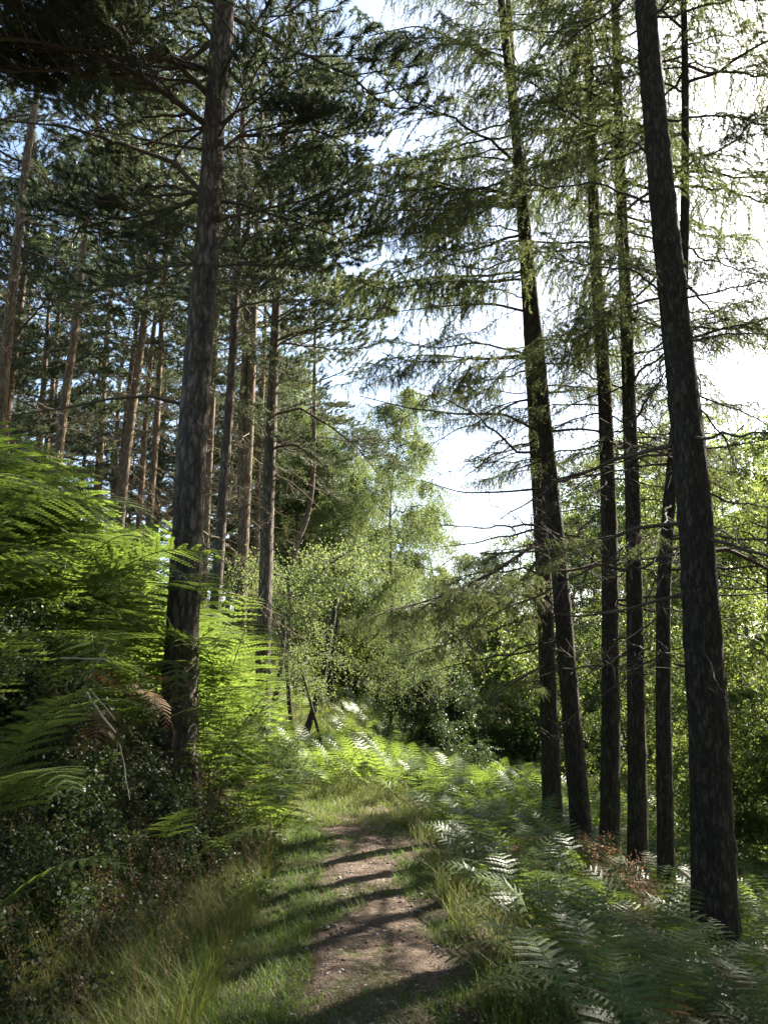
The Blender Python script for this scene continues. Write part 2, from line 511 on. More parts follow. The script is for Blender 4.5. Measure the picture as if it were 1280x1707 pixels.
def larch_branch(seed, live=1.0):
    rng = np.random.default_rng(seed)
    w, nd = MB(), MB()
    L = 3.0
    n = 20
    t = np.linspace(0, 1, n)
    main = arc(L, rng.uniform(-.02, .12), rng.uniform(.10, .22), n, rng, .05)
    main[:, 2] += .22 * L * np.maximum(0, t - .6) ** 2 / .16 * rng.uniform(.3, 1)
    w.tube(main, np.linspace(.026, .005, n), 5)
    lines = [main[7:]]

    def hang(p, d, l):
        m = 6
        tt = np.linspace(0, 1, m)
        q = p + d * (l * (tt - .35 * tt ** 2))[:, None]
        q[:, 2] -= l * (.35 * tt + .75 * tt ** 2) * rng.uniform(.6, 1.1)
        q += rng.normal(size=(m, 3)) * .012
        w.tube(q, np.linspace(.004, .002, m), 3, cap=False)
        lines.append(q)
    for i in range(24):
        tt = .26 + .72 * (i + rng.uniform(0, .8)) / 24
        k = tt * (n - 1); a = int(min(k, n - 2)); p = main[a] + (main[a + 1] - main[a]) * (k - a)
        sd = 1 if i % 2 else -1
        ang = math.radians(rng.uniform(40, 80)) * sd
        l = rng.uniform(.35, 1.05) * (1.25 - .8 * tt)
        m = 8
        ts = np.linspace(0, 1, m)
        d = unit([math.cos(ang), math.sin(ang), rng.uniform(-.25, .1)])
        s = p + d * (l * ts)[:, None]
        s[:, 2] -= .28 * l * ts ** 2
        s += rng.normal(size=(m, 3)) * .015
        w.tube(s, np.linspace(.008, .003, m), 4, cap=False)
        lines.append(s)
        for j in range(int(3 + 5.5 * l)):
            q = s[int(rng.integers(1, m))]
            a2 = ang + math.radians(rng.uniform(-60, 60))
            hang(q, unit([math.cos(a2), math.sin(a2), 0]), rng.uniform(.18, .62))
    for q in lines:
        seg = np.linalg.norm(np.diff(q, axis=0), axis=1).sum()
        cnt = int(seg / .022 * live)
        if cnt < 1:
            continue
        s = rng.uniform(0, len(q) - 1.001, cnt); a = s.astype(int); fr = (s - a)[:, None]
        c = q[a] * (1 - fr) + q[a + 1] * fr
        c = np.repeat(c, 6, 0)
        D = unit(rng.normal(size=c.shape) + [.3, 0, -.25])
        nd.needles(c, D, perp(D, rng), rng.uniform(.025, .052, len(c)), .0072)
    return w, nd, L


def dead_branch(seed):
    rng = np.random.default_rng(seed)
    w = MB(); L = 1.8; n = 14
    main = arc(L, rng.uniform(-.15, .1), rng.uniform(-.05, .2), n, rng, .06)
    w.tube(main, np.linspace(.016, .004, n), 5)
    for i in range(9):
        k = rng.uniform(3, n - 1.01); a = int(k); p = main[a]
        ang = math.radians(rng.uniform(30, 75)) * (1 if i % 2 else -1)
        l = rng.uniform(.2, .75) * (1.2 - k / n)
        d = unit([math.cos(ang), math.sin(ang), rng.uniform(-.4, .3)])
        m = 6
        s = p + d * np.linspace(0, l, m)[:, None]; s[:, 2] -= .2 * l * np.linspace(0, 1, m) ** 2
        s += rng.normal(size=(m, 3)) * .012; s[0] = p
        w.tube(s, np.linspace(.006, .002, m), 3, cap=False)
        for j in range(3):
            q = s[int(rng.integers(2, m))]
            d2 = unit(d + rng.normal(size=3) * .7)
            w.tube(q + d2 * np.linspace(0, rng.uniform(.08, .3), 3)[:, None], [.003, .0025, .0015], 3, cap=False)
    return w, L


PINE_MB = [pine_branch(100 + i) for i in range(5)]
LARCH_MB = [larch_branch(200 + i) for i in range(5)]
THIN_MB = [larch_branch(300 + i, .6) for i in range(3)]
DEAD_MB = [dead_branch(400 + i) for i in range(4)]
PINE = [(a.mesh('pine_branch', M['twig'], True), b_.mesh('pine_needles', M['pine_needle']), L) for a, b_, L in PINE_MB]
LARCH = [(a.mesh('larch_branch', M['twig'], True), b_.mesh('larch_needles', M['larch_needle']), L) for a, b_, L in LARCH_MB]
THIN = [(a.mesh('larch_branch', M['twig'], True), b_.mesh('larch_needles', M['larch_needle']), L) for a, b_, L in THIN_MB]
DEAD = [(a.mesh('dead_branch', M['dead_twig'], True), None, L) for a, L in DEAD_MB]
DEAD_DARK = [(a.mesh('dead_branch', M['twig'], True), None, L) for a, L in DEAD_MB]


def put_branch(tree, proto, p, az, el, length, roll=0, name='branch'):
    w, nd, L = proto
    o = link(name, w, tree)
    o.location = p
    o.rotation_euler = Euler((roll, -el, az), 'XYZ')
    s = length / L
    o.scale = (s, s, s)
    if nd is not None:
        link('needles', nd, o)
    return o


def trunk_mesh(P, R, k, seed, rough=.05, ring=.06):
    """round bole with a furrowed surface and whorl knots"""
    rng = np.random.default_rng(seed)
    seg = np.linalg.norm(np.diff(P, axis=0), axis=1).sum()
    n = int(np.clip(seg / ring, 30, 420))
    Q = curve_pts(P, n)
    s = np.linspace(0, seg, n)
    Rr = np.interp(np.linspace(0, 1, n), np.linspace(0, 1, len(R)), R)
    th = np.linspace(0, 2 * math.pi, k, endpoint=False)
    off = seed * 3.7
    A, B = np.meshgrid(th, s)
    cx, cy = np.cos(A), np.sin(A)
    f = fbm(cx * 3.2 + off, cy * 3.2 + B * 1.3, seed) + .8 * fbm(cx * 7 + off, cy * 7 + B * 3.5 + 9, seed + 3) - .9
    RR = Rr[:, None] * (1 + rough * 2 * f)
    for z in np.arange(1.2, seg, .55):           # whorl swellings
        z += rng.uniform(-.15, .15)
        a = rng.uniform(0, 6.28)
        RR *= 1 + .10 * np.exp(-((B - z) / .05) ** 2) * (.4 + .6 * (np.cos(A - a) > .3)) * min(1, rough * 18)
    if rough > .042:
        a1 = rng.uniform(0, 6.28)
        RR *= 1 + .32 * np.exp(-np.maximum(0, B - .12) / .16) * (.5 + .5 * np.cos(A * 5 + a1)) * (B < 1.2)
    m = MB(); m.tube(Q, RR, k)
    if rough > .042:
        for i in range(int(seg * 1.6)):
            b0 = int(rng.integers(int(n * .07), int(n * .75)))
            a = rng.uniform(0, 6.28); d = unit([math.cos(a), math.sin(a), rng.uniform(-.2, .3)])
            l = Rr[b0] + rng.choice([.03, .06, .14], p=[.5, .35, .15])
            m.tube(Q[b0] + d * np.linspace(Rr[b0] * .7, l, 4)[:, None], np.array([1.5, 1.1, .9, .7]) * rng.uniform(.006, .012), 6)
    return m, Q


def world_line(px, Y, H=None, lean=0):
    """trunk polyline from pixels at forward distance Y, run down into the ground and up to height H"""
    P = np.array([at(x, y, Y) for x, y in px])
    d = P[1] - P[0]
    gz = float(ground_z(P[0, 0], Y)) - .15
    if P[0, 2] > gz:
        k = (P[0, 2] - gz)
        P = np.vstack([[P[0, 0] - d[0] / d[2] * k * .6, Y, gz], P])
    if H is not None:
        d = P[-1] - P[-2]
        while P[-1, 2] - P[0, 2] < H:
            st = d / np.linalg.norm(d) * 1.5
            st[0] *= .8
            d = st
            P = np.vstack([P, P[-1] + st + [0, lean, 0]])
    return P


def radii(P, dia, H, flare=.35):
    s = np.concatenate([[0], np.cumsum(np.linalg.norm(np.diff(P, axis=0), axis=1))])
    t = np.linspace(0, 1, 60) * s[-1]
    r = dia / 2 * np.clip(1.03 - .9 * t / (H + 1), .1, 2)
    return r * (1 + flare * np.exp(-t / .35))


ALLQ = []


def conifer(name, label, cat, px, Y, dia, H, kind, z_live, z_dead=None, group=None, blen=(1.2, 2.4), whorl=.5, per=4, seed=1, bark=None, bias=None, k=18, dead_len=(.5, 1.5), ring=.08, max_live=95, rough=.05, thin_below=0):
    rng = np.random.default_rng(seed)
    P = world_line(px, Y, H)
    root = thing(name, label, cat, tuple(P[0]), 0, 1, group)
    Pl = P - P[0]
    m, Q = trunk_mesh(Pl, radii(Pl, dia, H), k, seed, rough, ring)
    m.build('trunk', M[bark], root, True)
    zs = Q[:, 2]
    top = zs[-1]
    base = P[0, 2]

    def pos(z):
        return np.array([np.interp(z, zs, Q[:, i]) for i in range(3)])
    live, dead = [], []
    z = z_live - base
    while z < top - .3:
        t = (z - (z_live - base)) / (top - (z_live - base))
        for j in range(per):
            live.append((z + rng.uniform(-.12, .12), t))
        z += whorl * rng.uniform(.8, 1.2)
    if len(live) > max_live:
        idx = np.sort(rng.choice(len(live), max_live, False)); live = [live[i] for i in idx]
    a0 = rng.uniform(0, 6.28)
    for i, (z, t) in enumerate(live):
        az = a0 + i * 2.39996 + rng.uniform(-.4, .4)
        if bias is not None and rng.random() < .35:
            az = bias + rng.normal() * .6
        if kind == 'larch' and z + base < 17 and abs((az + math.pi / 2 + math.pi) % (2 * math.pi) - math.pi) < 1.0:
            az += 1.3 if rng.random() < .5 else -1.3          # the boles stay clear on the side of the path
        prof = (.55 + .45 * min(1, t * 4)) * (1 - .72 * max(0, t - .25) / .75)
        l = rng.uniform(*blen) * prof
        if kind == 'pine':
            pr = PINE[int(rng.integers(len(PINE)))]
            el = math.radians(rng.uniform(-18, 12) + 30 * t)
        else:
            pr = (THIN if z + base < thin_below else LARCH)[int(rng.integers(3))]
            el = math.radians(rng.uniform(-14, 8) + 14 * t)
        put_branch(root, pr, pos(z), az, el, l, rng.uniform(-.3, .3))
    if z_dead is not None:
        z = z_dead - base; i = 0
        n_dead = 0
        while z < z_live - base + 1.0 and n_dead < 36:
            for j in range(int(rng.integers(1, 4))):
                az = a0 + rng.uniform(0, 6.28)
                put_branch(root, (DEAD if kind == 'pine' else DEAD_DARK)[int(rng.integers(4))], pos(z + rng.uniform(-.05, .05)), az, math.radians(rng.uniform(-25, 8)), rng.uniform(*dead_len), rng.uniform(-1, 1), 'dead_branch')
                n_dead += 1
            z += whorl * rng.uniform(.7, 1.1)
    return root, P, Q, pos


def spray(tree, P0, px, Y0, Y1, proto_list, seed, r0=.022, step=.28, blen=(.7, 1.2), live=True, down=.35):
    """one long limb drawn through photo pixels, carrying side sprays"""
    rng = np.random.default_rng(seed)
    n = len(px)
    P = np.array([at(x, y, Y0 + (Y1 - Y0) * i / (n - 1)) for i, (x, y) in enumerate(px)])
    Q = curve_pts(P, 26)
    loc = np.array(tree.location)
    m = MB(); m.tube(Q - loc, np.linspace(r0, r0 * .25, len(Q)), 6)
    br = m.build('branch', M['twig'], tree, True)
    L = np.linalg.norm(np.diff(Q, axis=0), axis=1).sum()
    if live:
        nd, wd = MB(), MB()
        cnt = int(L / step)
        for i in range(cnt):
            t = .12 + .88 * i / max(1, cnt - 1)
            k = t * 24.99; a = int(k)
            T = Q[a + 1] - Q[a]
            az = math.atan2(T[1], T[0]) + (1 if i % 2 else -1) * rng.uniform(.4, 1.1)
            pw, pn, PL = proto_list[int(rng.integers(len(proto_list)))]
            s = rng.uniform(*blen) * (1.1 - .5 * t) / PL
            Mx = Matrix.Translation(Vector(Q[a] - loc)) @ Euler((rng.uniform(-.4, .4), down * rng.uniform(.4, 1.3), az), 'XYZ').to_matrix().to_4x4() @ Matrix.Scale(s, 4)
            nd.add_mb(pn, Mx); wd.add_mb(pw, Mx)
        wd.build('twigs', M['twig'], br, True)
        nd.build('needles', M['larch_needle'] if proto_list is not PINE_MB else M['pine_needle'], br)
    return br


# ------------------------------------------------------------------ the pines on the left
main_px = [(296, 1240), (303, 1080), (312, 900), (322, 700), (334, 550), (346, 400), (355, 250), (362, 120), (368, 40)]
pine_main, P, Q, pos = conifer('pine_tree', 'thickest pine on the left bank, grey furrowed bark with a sunlit right edge', 'pine tree', main_px, 8.3, .35, 19, 'pine', 6.3, 2.6,
                                blen=(1.5, 2.9), whorl=.5, per=4, seed=3, bark='bark_pine', bias=math.radians(170), k=44, ring=.035, dead_len=(.25, 1.2), rough=.075)
# second stem of the fork near the top of the frame
Q2 = curve_pts([at(356, 250, 8.3), at(372, 130, 8.3), at(380, 40, 8.25), at(384, -120, 8.2), at(380, -420, 8.1)], 60) - np.array(pine_main.location)
mm = MB(); mm.tube(Q2, np.linspace(.085, .04, 60), 18); mm.build('trunk', M['bark_pine'], pine_main, True)
spray(pine_main, 0, [(340, 205), (290, 165), (225, 120), (150, 85), (70, 70), (-20, 60)], 8.3, 6.9, PINE_MB, 31, .04, .11, (1.0, 1.7), True, -.05)
spray(pine_main, 0, [(345, 330), (290, 270), (190, 235), (110, 210), (0, 200)], 8.3, 7.6, PINE_MB, 32, .03, .5, (.5, .8), False, -.05)
spray(pine_main, 0, [(350, 160), (300, 110), (230, 60), (140, 30), (40, 10)], 8.4, 7.6, PINE_MB, 33, .04, .12, (1.0, 1.6), True, -.05)
spray(pine_main, 0, [(345, 120), (270, 95), (190, 95), (100, 115), (10, 120)], 8.3, 7.4, PINE_MB, 38, .035, .11, (1.0, 1.6), True, .0)
spray(pine_main, 0, [(365, 255), (400, 225), (450, 225), (520, 215), (575, 235)], 8.3, 8.9, PINE_MB, 34, .03, .10, (.8, 1.2), True, .0)
spray(pine_main, 0, [(350, 430), (385, 380), (420, 320), (445, 280)], 8.2, 8.6, PINE_MB, 35, .03, .3, (.4, .8), False, .0)
spray(pine_main, 0, [(325, 330), (285, 350), (250, 370), (215, 400)], 8.3, 8.7, PINE_MB, 36, .03, .11, (.7, 1.0), True, .1)
spray(pine_main, 0, [(308, 675), (250, 660), (180, 665), (110, 680), (0, 695)], 8.3, 7.8, PINE_MB, 37, .02, .3, (.4, .8), False, .0)

LEFT = [
    # label, px, Y, dia, H, z_live, kwargs
    ('slim straight pine just right of the thickest pine, its foot in sunlit bracken', [(352, 1110), (370, 850), (388, 600), (396, 400), (405, 200), (414, 0)], 13.5, .205, 19, 7.8, 2.2),
    ('reddish pine with bare side twigs standing beside the path bend', [(437, 1188), (440, 1050), (450, 750), (460, 520), (470, 300), (479, 120)], 15, .30, 17, 6.2, 2.4),
    ('golden lit pine that forks into two stems low on its bole', [(398, 1120), (403, 950), (408, 850), (416, 700), (422, 540), (430, 350)], 17.5, .29, 17, 8.5, 2.6),
    ('thin pine showing between the forked pine and the reddish pine', [(425, 1060), (430, 800), (440, 600), (446, 430)], 23, .20, 18, 9, 3),
    ('thin dark pine half hidden behind the right edge of the thickest pine', [(338, 1010), (345, 850), (358, 600), (372, 380), (380, 250)], 20, .21, 18, 9, 3.2),
    ('pine with a bright orange sunlit bole above the bracken bank', [(203, 830), (215, 720), (232, 600), (250, 460), (275, 230)], 19, .27, 18, 9.4, 5),
    ('dull twin pine hugging the left side of the orange lit pine', [(198, 830), (210, 700), (226, 560), (236, 450)], 21.5, .20, 17, 9.6, 5),
    ('thin leaning pine right of the orange lit pine', [(233, 855), (243, 700), (256, 550), (283, 360), (300, 220)], 22, .19, 18, 9.6, 5),
    ('slender grey pine closest to the left side of the thickest pine', [(249, 865), (262, 700), (270, 520), (282, 380), (292, 290)], 20, .21, 17, 9, 4.5),
    ('pale pink barked pine rising over the left bracken crest', [(94, 790), (106, 680), (124, 560), (140, 400), (158, 250), (172, 110)], 17, .235, 18, 8.5, 5),
    ('leaning pine at the left edge with its bole lit on the right side', [(-2, 720), (10, 580), (25, 440), (45, 260), (62, 150)], 14, .25, 17, 8.2, 5),
    ('dim thin pine left of the pale pink barked pine', [(76, 760), (88, 640), (102, 480), (125, 380)], 25, .20, 18, 10, 6),
    ('farthest thin pine between the left edge pine and the pale pink one', [(36, 620), (48, 520), (60, 430)], 27, .18, 17, 10, 7),
    ('curved pine stem bending above the pale green foliage', [(470, 1130), (492, 905), (508, 878), (519, 830), (523, 770), (524, 640)], 22, .22, 13, 6.5, None),
]
for i, (lab, px, Y, dia, H, zl, zd) in enumerate(LEFT):
    r_, P, Q, pos = conifer('pine_tree', lab, 'pine tree', px, Y, dia, H, 'pine', zl, zd, 'pines on the left slope', blen=(1.3, 2.5) if i != 1 else (1.6, 2.6), whorl=.5, per=4, seed=20 + i,
                            bark='bark_pine' if i < 2 else 'bark_far_pine', k=16, ring=.10, max_live=(60 if i in (0, 1, 2) else 26), dead_len=(.5, 1.7), bias=math.radians(0) if i == 1 else None)
    if i == 1:
        spray(r_, 0, [(460, 690), (500, 680), (550, 710), (595, 745), (630, 790)], 15, 14.6, PINE_MB, 41, .03, .2, (.7, 1.1), True, .25)
        spray(r_, 0, [(460, 745), (490, 740), (530, 765), (555, 800)], 15, 14.7, PINE_MB, 42, .03, .25, (.6, .9), True, .25)
        spray(r_, 0, [(455, 800), (480, 800), (510, 825), (535, 850)], 15, 14.7, PINE_MB, 43, .02, .3, (.4, .7), False, .25)
    if i == 2:
        loc = np.array(r_.location)
        Qf = curve_pts([at(404, 870, 17.5), at(402, 780, 17.5), at(404, 680, 17.5), at(410, 560, 17.5), at(416, 300, 17.6)], 50) - loc
        mm = MB(); mm.tube(Qf, np.linspace(.10, .05, 50), 14); mm.build('trunk', M['bark_far_pine'], r_, True)

# ------------------------------------------------------------------ the larches on the right
RIGHT = [
    ('dark larch with a bent leaning bole crossing in front of its neighbour', [(972, 1420), (951, 1180), (930, 920), (912, 750), (898, 600), (884, 470), (866, 280), (852, 150), (835, 0)], 10.5, .252, 19, 4.6, 2.2, 1.2),
    ('dark larch tucked behind the bent one, leftmost foot of the row', [(922, 1405), (914, 1150), (903, 900), (888, 650), (878, 480), (868, 340)], 11.6, .265, 18, 4.9, 2.2, 1.2),
    ('straight dark larch, first one right of the crossing pair', [(1016, 1440), (1018, 1200), (1016, 900), (1008, 650), (992, 430), (985, 200), (980, 0)], 10, .235, 19, 4.6, 2.2, 1.2),
    ('straight mossy larch, second one right of the crossing pair', [(1064, 1480), (1061, 1200), (1055, 850), (1044, 550), (1033, 250), (1025, 0)], 9.4, .215, 18, 4.6, 2.0, 1.2),
    ('slimmest dark larch standing just left of the thickest larch', [(1112, 1520), (1106, 1250), (1105, 1000), (1114, 850), (1128, 700), (1136, 560)], 8.9, .175, 16, 4.8, 2.0, 1.0),
    ('thickest larch on the right, near bole rising from the shaded bracken', [(1192, 1545), (1181, 1200), (1158, 850), (1133, 600), (1106, 350), (1083, 100), (1076, 0)], 7.2, .355, 19, 4.4, 2.0, 1.6),
]
larches = []
for i, (lab, px, Y, dia, H, zl, zd, bl) in enumerate(RIGHT):
    r_, P, Q, pos = conifer('larch_tree', lab, 'larch tree', px, Y, dia, H, 'larch', zl, zd, 'larches in the right row', blen=(1.7, 3.2), whorl=.5, per=4, seed=60 + i, bark='bark_larch',
                            k=36 if i == 5 else 24, ring=.05, max_live=(44 if i < 2 else 42), dead_len=(.9, bl + 1.3), bias=math.radians(180) if i < 2 else None, rough=.045, thin_below=6.6)
    larches.append(r_)
lt = larches[5]
spray(lt, 0, [(1138, 872), (1060, 880), (1000, 905), (945, 916), (880, 920), (800, 923)], 7.2, 7.6, LARCH_MB, 51, .022, .34, (.5, .9), True, .2)
spray(lt, 0, [(1140, 990), (1090, 1003), (1030, 1020), (960, 1028), (905, 1020)], 7.2, 7.5, LARCH_MB, 52, .018, .4, (.3, .6), False, .3)
lt = larches[1]
spray(lt, 0, [(895, 905), (830, 950), (760, 985), (700, 1005), (640, 1020)], 11.4, 9.8, LARCH_MB, 53, .03, .15, (.9, 1.4), True, .5)
spray(lt, 0, [(900, 930), (860, 980), (800, 1030), (760, 1080)], 11.4, 10.6, LARCH_MB, 54, .025, .17, (.8, 1.3), True, .6)
spray(lt, 0, [(905, 1110), (860, 1135), (810, 1170)], 11.4, 10.8, LARCH_MB, 55, .02, .2, (.6, 1.0), True, .5)
lt = larches[0]
spray(lt, 0, [(900, 720), (840, 690), (760, 690), (680, 680), (600, 660)], 10.5, 9.9, LARCH_MB, 56, .02, .35, (.5, .9), True, .5)
spray(lt, 0, [(898, 815), (840, 820), (770, 822), (700, 800)], 10.5, 10, LARCH_MB, 57, .018, .4, (.4, .7), False, .5)
spray(lt, 0, [(885, 590), (800, 600), (720, 590), (630, 600)], 10.5, 9.8, LARCH_MB, 58, .02, .2, (.9, 1.4), True, .6)
spray(lt, 0, [(880, 520), (820, 505), (740, 510), (650, 520)], 10.5, 10, LARCH_MB, 59, .02, .3, (.8, 1.2), True, .6)
spray(lt, 0, [(872, 340), (800, 345), (720, 350), (630, 350)], 10.5, 9.8, LARCH_MB, 60, .02, .2, (.9, 1.5), True, .6)
spray(lt, 0, [(870, 290), (790, 320), (720, 300), (620, 285)], 10.5, 10.2, LARCH_MB, 61, .02, .28, (.8, 1.2), True, .5)
spray(lt, 0, [(845, 110), (770, 70), (700, 40), (610, 60)], 10.5, 10, LARCH_MB, 62, .02, .2, (.9, 1.3), True, .8)

# unseen larches added right of the frame to shade and dapple the foreground
for i, (x, y) in enumerate([(6.2, 7.2), (8.2, 10.0), (5.6, 4.6), (10.6, 13.5), (8.8, 5.8), (12.5, 9.5)]):
    gz = float(ground_z(x, y))
    rng = np.random.default_rng(700 + i)
    root = thing('larch_tree', 'unseen larch added beyond the right edge to shade the foreground', 'larch tree', (x, y, gz - .1), 0, 1, 'larches added beyond the right edge')
    Pl = np.array([[0, 0, 0], [.05, 0, 3], [rng.uniform(-.2, .2), .1, 8], [rng.uniform(-.3, .3), 0, 18]])
    m, Q = trunk_mesh(Pl, radii(Pl, .3, 18), 16, 700 + i, .04, .12)
    m.build('trunk', M['bark_larch'], root, True)
    for j in range(80):
        z = 3.4 + 14 * j / 80
        p = [np.interp(z, Q[:, 2], Q[:, c]) for c in range(3)]
        put_branch(root, LARCH[int(rng.integers(5))], p, j * 2.4, math.radians(rng.uniform(-12, 10)), rng.uniform(1.6, 3.0) * (1.1 - .045 * z), 0)

# ------------------------------------------------------------------ broadleaved trees
def birch_proto(seed, H, crown0, spread, n_limb, leaf, per_twig, weep=.6, stems=1, sub=6, twigs=5, tr=.07, lean=.1):
    rng = np.random.default_rng(seed)
    tr_, lm, lf = MB(), MB(), MB()
    for st in range(stems):
        n = 24
        t = np.linspace(0, 1, n)
        a = rng.uniform(0, 6.28)
        hh = H * rng.uniform(.8, 1) if st else H
        off = lean * hh * (1 if stems == 1 else 1.6)
        T = np.stack([math.cos(a) * off * t ** 1.3 + .02 * hh * np.sin(t * 7 + a), math.sin(a) * off * t ** 1.3 + .02 * hh * np.cos(t * 6), hh * t], 1)
        T[:, :2] += (rng.uniform(-.15, .15, 2) if stems > 1 else 0)
        T[:, :2] -= 0 if stems > 1 else T[0, :2]
        tr_.tube(T, tr * (1 - .93 * t) * (1 + .4 * np.exp(-t * hh / .25)), 10)
        for i in range(n_limb // stems):
            ft = crown0 / hh + (1 - crown0 / hh) * (i + rng.uniform(0, 1)) / (n_limb // stems)
            k = min(ft, .97) * (n - 1); b0 = int(k); p = T[b0]
            az = i * 2.4 + rng.uniform(-.5, .5)
            prof = math.sin(math.pi * np.clip((ft - crown0 / hh) / (1 - crown0 / hh) * .8 + .2, 0, 1)) ** .7
            l = spread * max(.3, prof) * rng.uniform(.65, 1.15)
            m = 9; u = np.linspace(0, 1, m)
            d = np.array([math.cos(az), math.sin(az), 0])
            up = rng.uniform(.35, .9)
            Lm = p + d * (l * u)[:, None]; Lm[:, 2] += l * (up * u - .55 * up * u ** 2 - weep * .25 * u ** 3)
            Lm += rng.normal(size=(m, 3)) * .02 * l; Lm[0] = p
            lm.tube(Lm, np.linspace(tr * .33, .006, m), 5, cap=False)
            for s_ in range(sub):
                q0 = Lm[int(rng.integers(2, m))]
                a2 = az + rng.uniform(-1.2, 1.2)
                l2 = l * rng.uniform(.18, .5)
                d2 = unit([math.cos(a2), math.sin(a2), rng.uniform(-.3, .6)])
                S = q0 + d2 * (l2 * np.linspace(0, 1, 5))[:, None]
                S[:, 2] -= weep * .3 * l2 * np.linspace(0, 1, 5) ** 2
                lm.tube(S, np.linspace(.008, .004, 5), 3, cap=False)
                for w_ in range(twigs):
                    q = S[int(rng.integers(1, 5))]
                    dd = unit(rng.normal(size=3) * [1, 1, .5] + [0, 0, -weep])
                    lt_ = rng.uniform(.25, .75) * (1 + weep * .7)
                    c = int(per_twig * lt_ / .5)
                    uu = rng.uniform(0, 1, c)
                    C = q + dd * (lt_ * uu)[:, None]
                    C[:, 2] -= weep * .5 * lt_ * uu ** 2
                    C += rng.normal(size=C.shape) * .045
                    D = unit(rng.normal(size=C.shape) + [0, 0, -.4])
                    lf.rhombs(C, D, perp(D, rng), leaf * rng.uniform(.7, 1.25, c), leaf * .72 * rng.uniform(.8, 1.2, c))
    return tr_, lm, lf


def broad(seed, mats, *a, **k):
    t, l, f = birch_proto(seed, *a, **k)
    return t.mesh('trunk', mats[0], True), l.mesh('limbs', M['twig'], True), f.mesh('crown', mats[1])


BM = (M['bark_birch'], M['birch_leaf']); SM = (M['bark_birch'], M['bush_leaf'])
WEEP = [broad(801, BM, 12.0, 3.4, 2.6, 25, .052, 60, 1.1, twigs=6), broad(802, BM, 9.0, 2.8, 2.2, 21, .050, 60, 1.0, twigs=6)]
TALL = [broad(811 + i, SM, 9.5, 1.6, 2.4, 24, .074, 22, .4, lean=.12, twigs=5) for i in range(3)]
BUSH = [broad(821 + i, SM, 4.2, .5, 1.5, 28, .07, 22, .5, stems=4, tr=.04, twigs=7, lean=.2) for i in range(3)]
SHADE_BUSH = broad(841, (M['bark_birch'], M['bramble_leaf']), 3.6, .2, 1.7, 30, .075, 30, .4, stems=5, tr=.04, twigs=8, lean=.15)  # dark leaf colour stands in for the deep shade of the hollow
LOWB = [broad(831 + i, BM, 5.0, 2.3, 1.7, 16, .05, 14, .7, stems=1, tr=.055, lean=.35) for i in range(2)]


def plant_tree(name, proto, label, cat, x, y, rz, s, group=None, dz=-.05):
    r = thing(name, label, cat, (x, y, float(ground_z(x, y)) + dz), rz, s, group)
    for nm, me in zip(('trunk', 'limbs', 'crown'), proto):
        link(nm, me, r)
    return r


def px_x(px, Y):
    return (px - CX) / F * Y * 1.0


W = 'wood edge birches beyond the clearing'
plant_tree('birch_tree', WEEP[0], 'tall pale weeping birch in the middle behind the path bend', 'birch tree', px_x(640, 27), 27, .4, 1.0)
plant_tree('birch_tree', WEEP[1], 'weeping birch with hanging curtains just left of the sky gap', 'birch tree', px_x(722, 31), 31, 2.2, 1.05)
plant_tree('birch_tree', WEEP[1], 'silvery sunlit birch crown low in the sky gap', 'birch tree', px_x(765, 34), 34, 4.1, .72)
plant_tree('birch_tree', WEEP[0], 'pale birch hanging over the curved pine stem', 'birch tree', px_x(560, 25), 25, 3.0, .82)
plant_tree('birch_tree', WEEP[1], 'feathery olive birch crown behind the reddish pine', 'birch tree', px_x(490, 27), 27, 1.2, .9)
plant_tree('birch_tree', LOWB[0], 'small crooked birch leaning right beside the path bend', 'birch tree', px_x(548, 16.5), 16.5, -.6, .7)
plant_tree('birch_tree', LOWB[1], 'young birch whose thin pale stem stands before the dark hollow', 'birch tree', px_x(660, 17.5), 17.5, 1.0, .6)
plant_tree('birch_tree', LOWB[0], 'young birch drooping over the left side of the dark hollow', 'birch tree', px_x(640, 18.5), 18.5, 2.9, .65)
plant_tree('bush', SHADE_BUSH, 'dark rounded bush standing in for the shade of the hollow behind the bright bracken', 'bush', px_x(725, 19), 19, 0, .62)
plant_tree('bush', BUSH[1], 'leafy bush right of the dark hollow with sunlit outer leaves', 'bush', px_x(800, 25), 25, 1.5, 1.2)
plant_tree('bush', BUSH[2], 'bush behind the two crossing larch boles', 'bush', px_x(880, 27), 27, 2.5, 1.2)
plant_tree('bush', BUSH[0], 'bush showing between the straight larches', 'bush', px_x(1035, 27), 27, 3.3, 1.2)
plant_tree('bush', BUSH[1], 'bush between the slimmest and the thickest larch', 'bush', px_x(1140, 25), 25, 5.0, 1.2)
plant_tree('bush', BUSH[2], 'dark leafy bush at the right edge behind the thickest larch', 'bush', px_x(1275, 12.5), 12.5, .7, .75)
TR = [(985, 15.5, .48, 'thin birch stem leaning between the bent larch and the straight larch'), (1132, 14, .6, 'thin birch right behind the slimmest larch'),
      (1245, 12.5, .72, 'many limbed sapling at the right edge with sun through its leaves'), (1090, 38, 1.25, 'broad leafy tree glowing behind the straight larches'),
      (960, 30, 1.0, 'leafy tree filling the space behind the bent larch'), (1195, 15.5, .84, 'tall leafy tree behind the thickest larch'),
      (1300, 14.5, .8, 'tall leafy tree cut by the right edge of the view'), (870, 31, .85, 'leafy tree just right of the sky gap'),
      (1040, 34, 1.2, 'farther leafy tree seen over the straight larches'), (835, 36, .72, 'low leafy tree under the sky gap')]
for i, (px, Y, s, lab) in enumerate(TR):
    plant_tree('birch_tree', TALL[i % 3], lab, 'birch tree', px_x(px, Y), Y, i * 1.7, s)
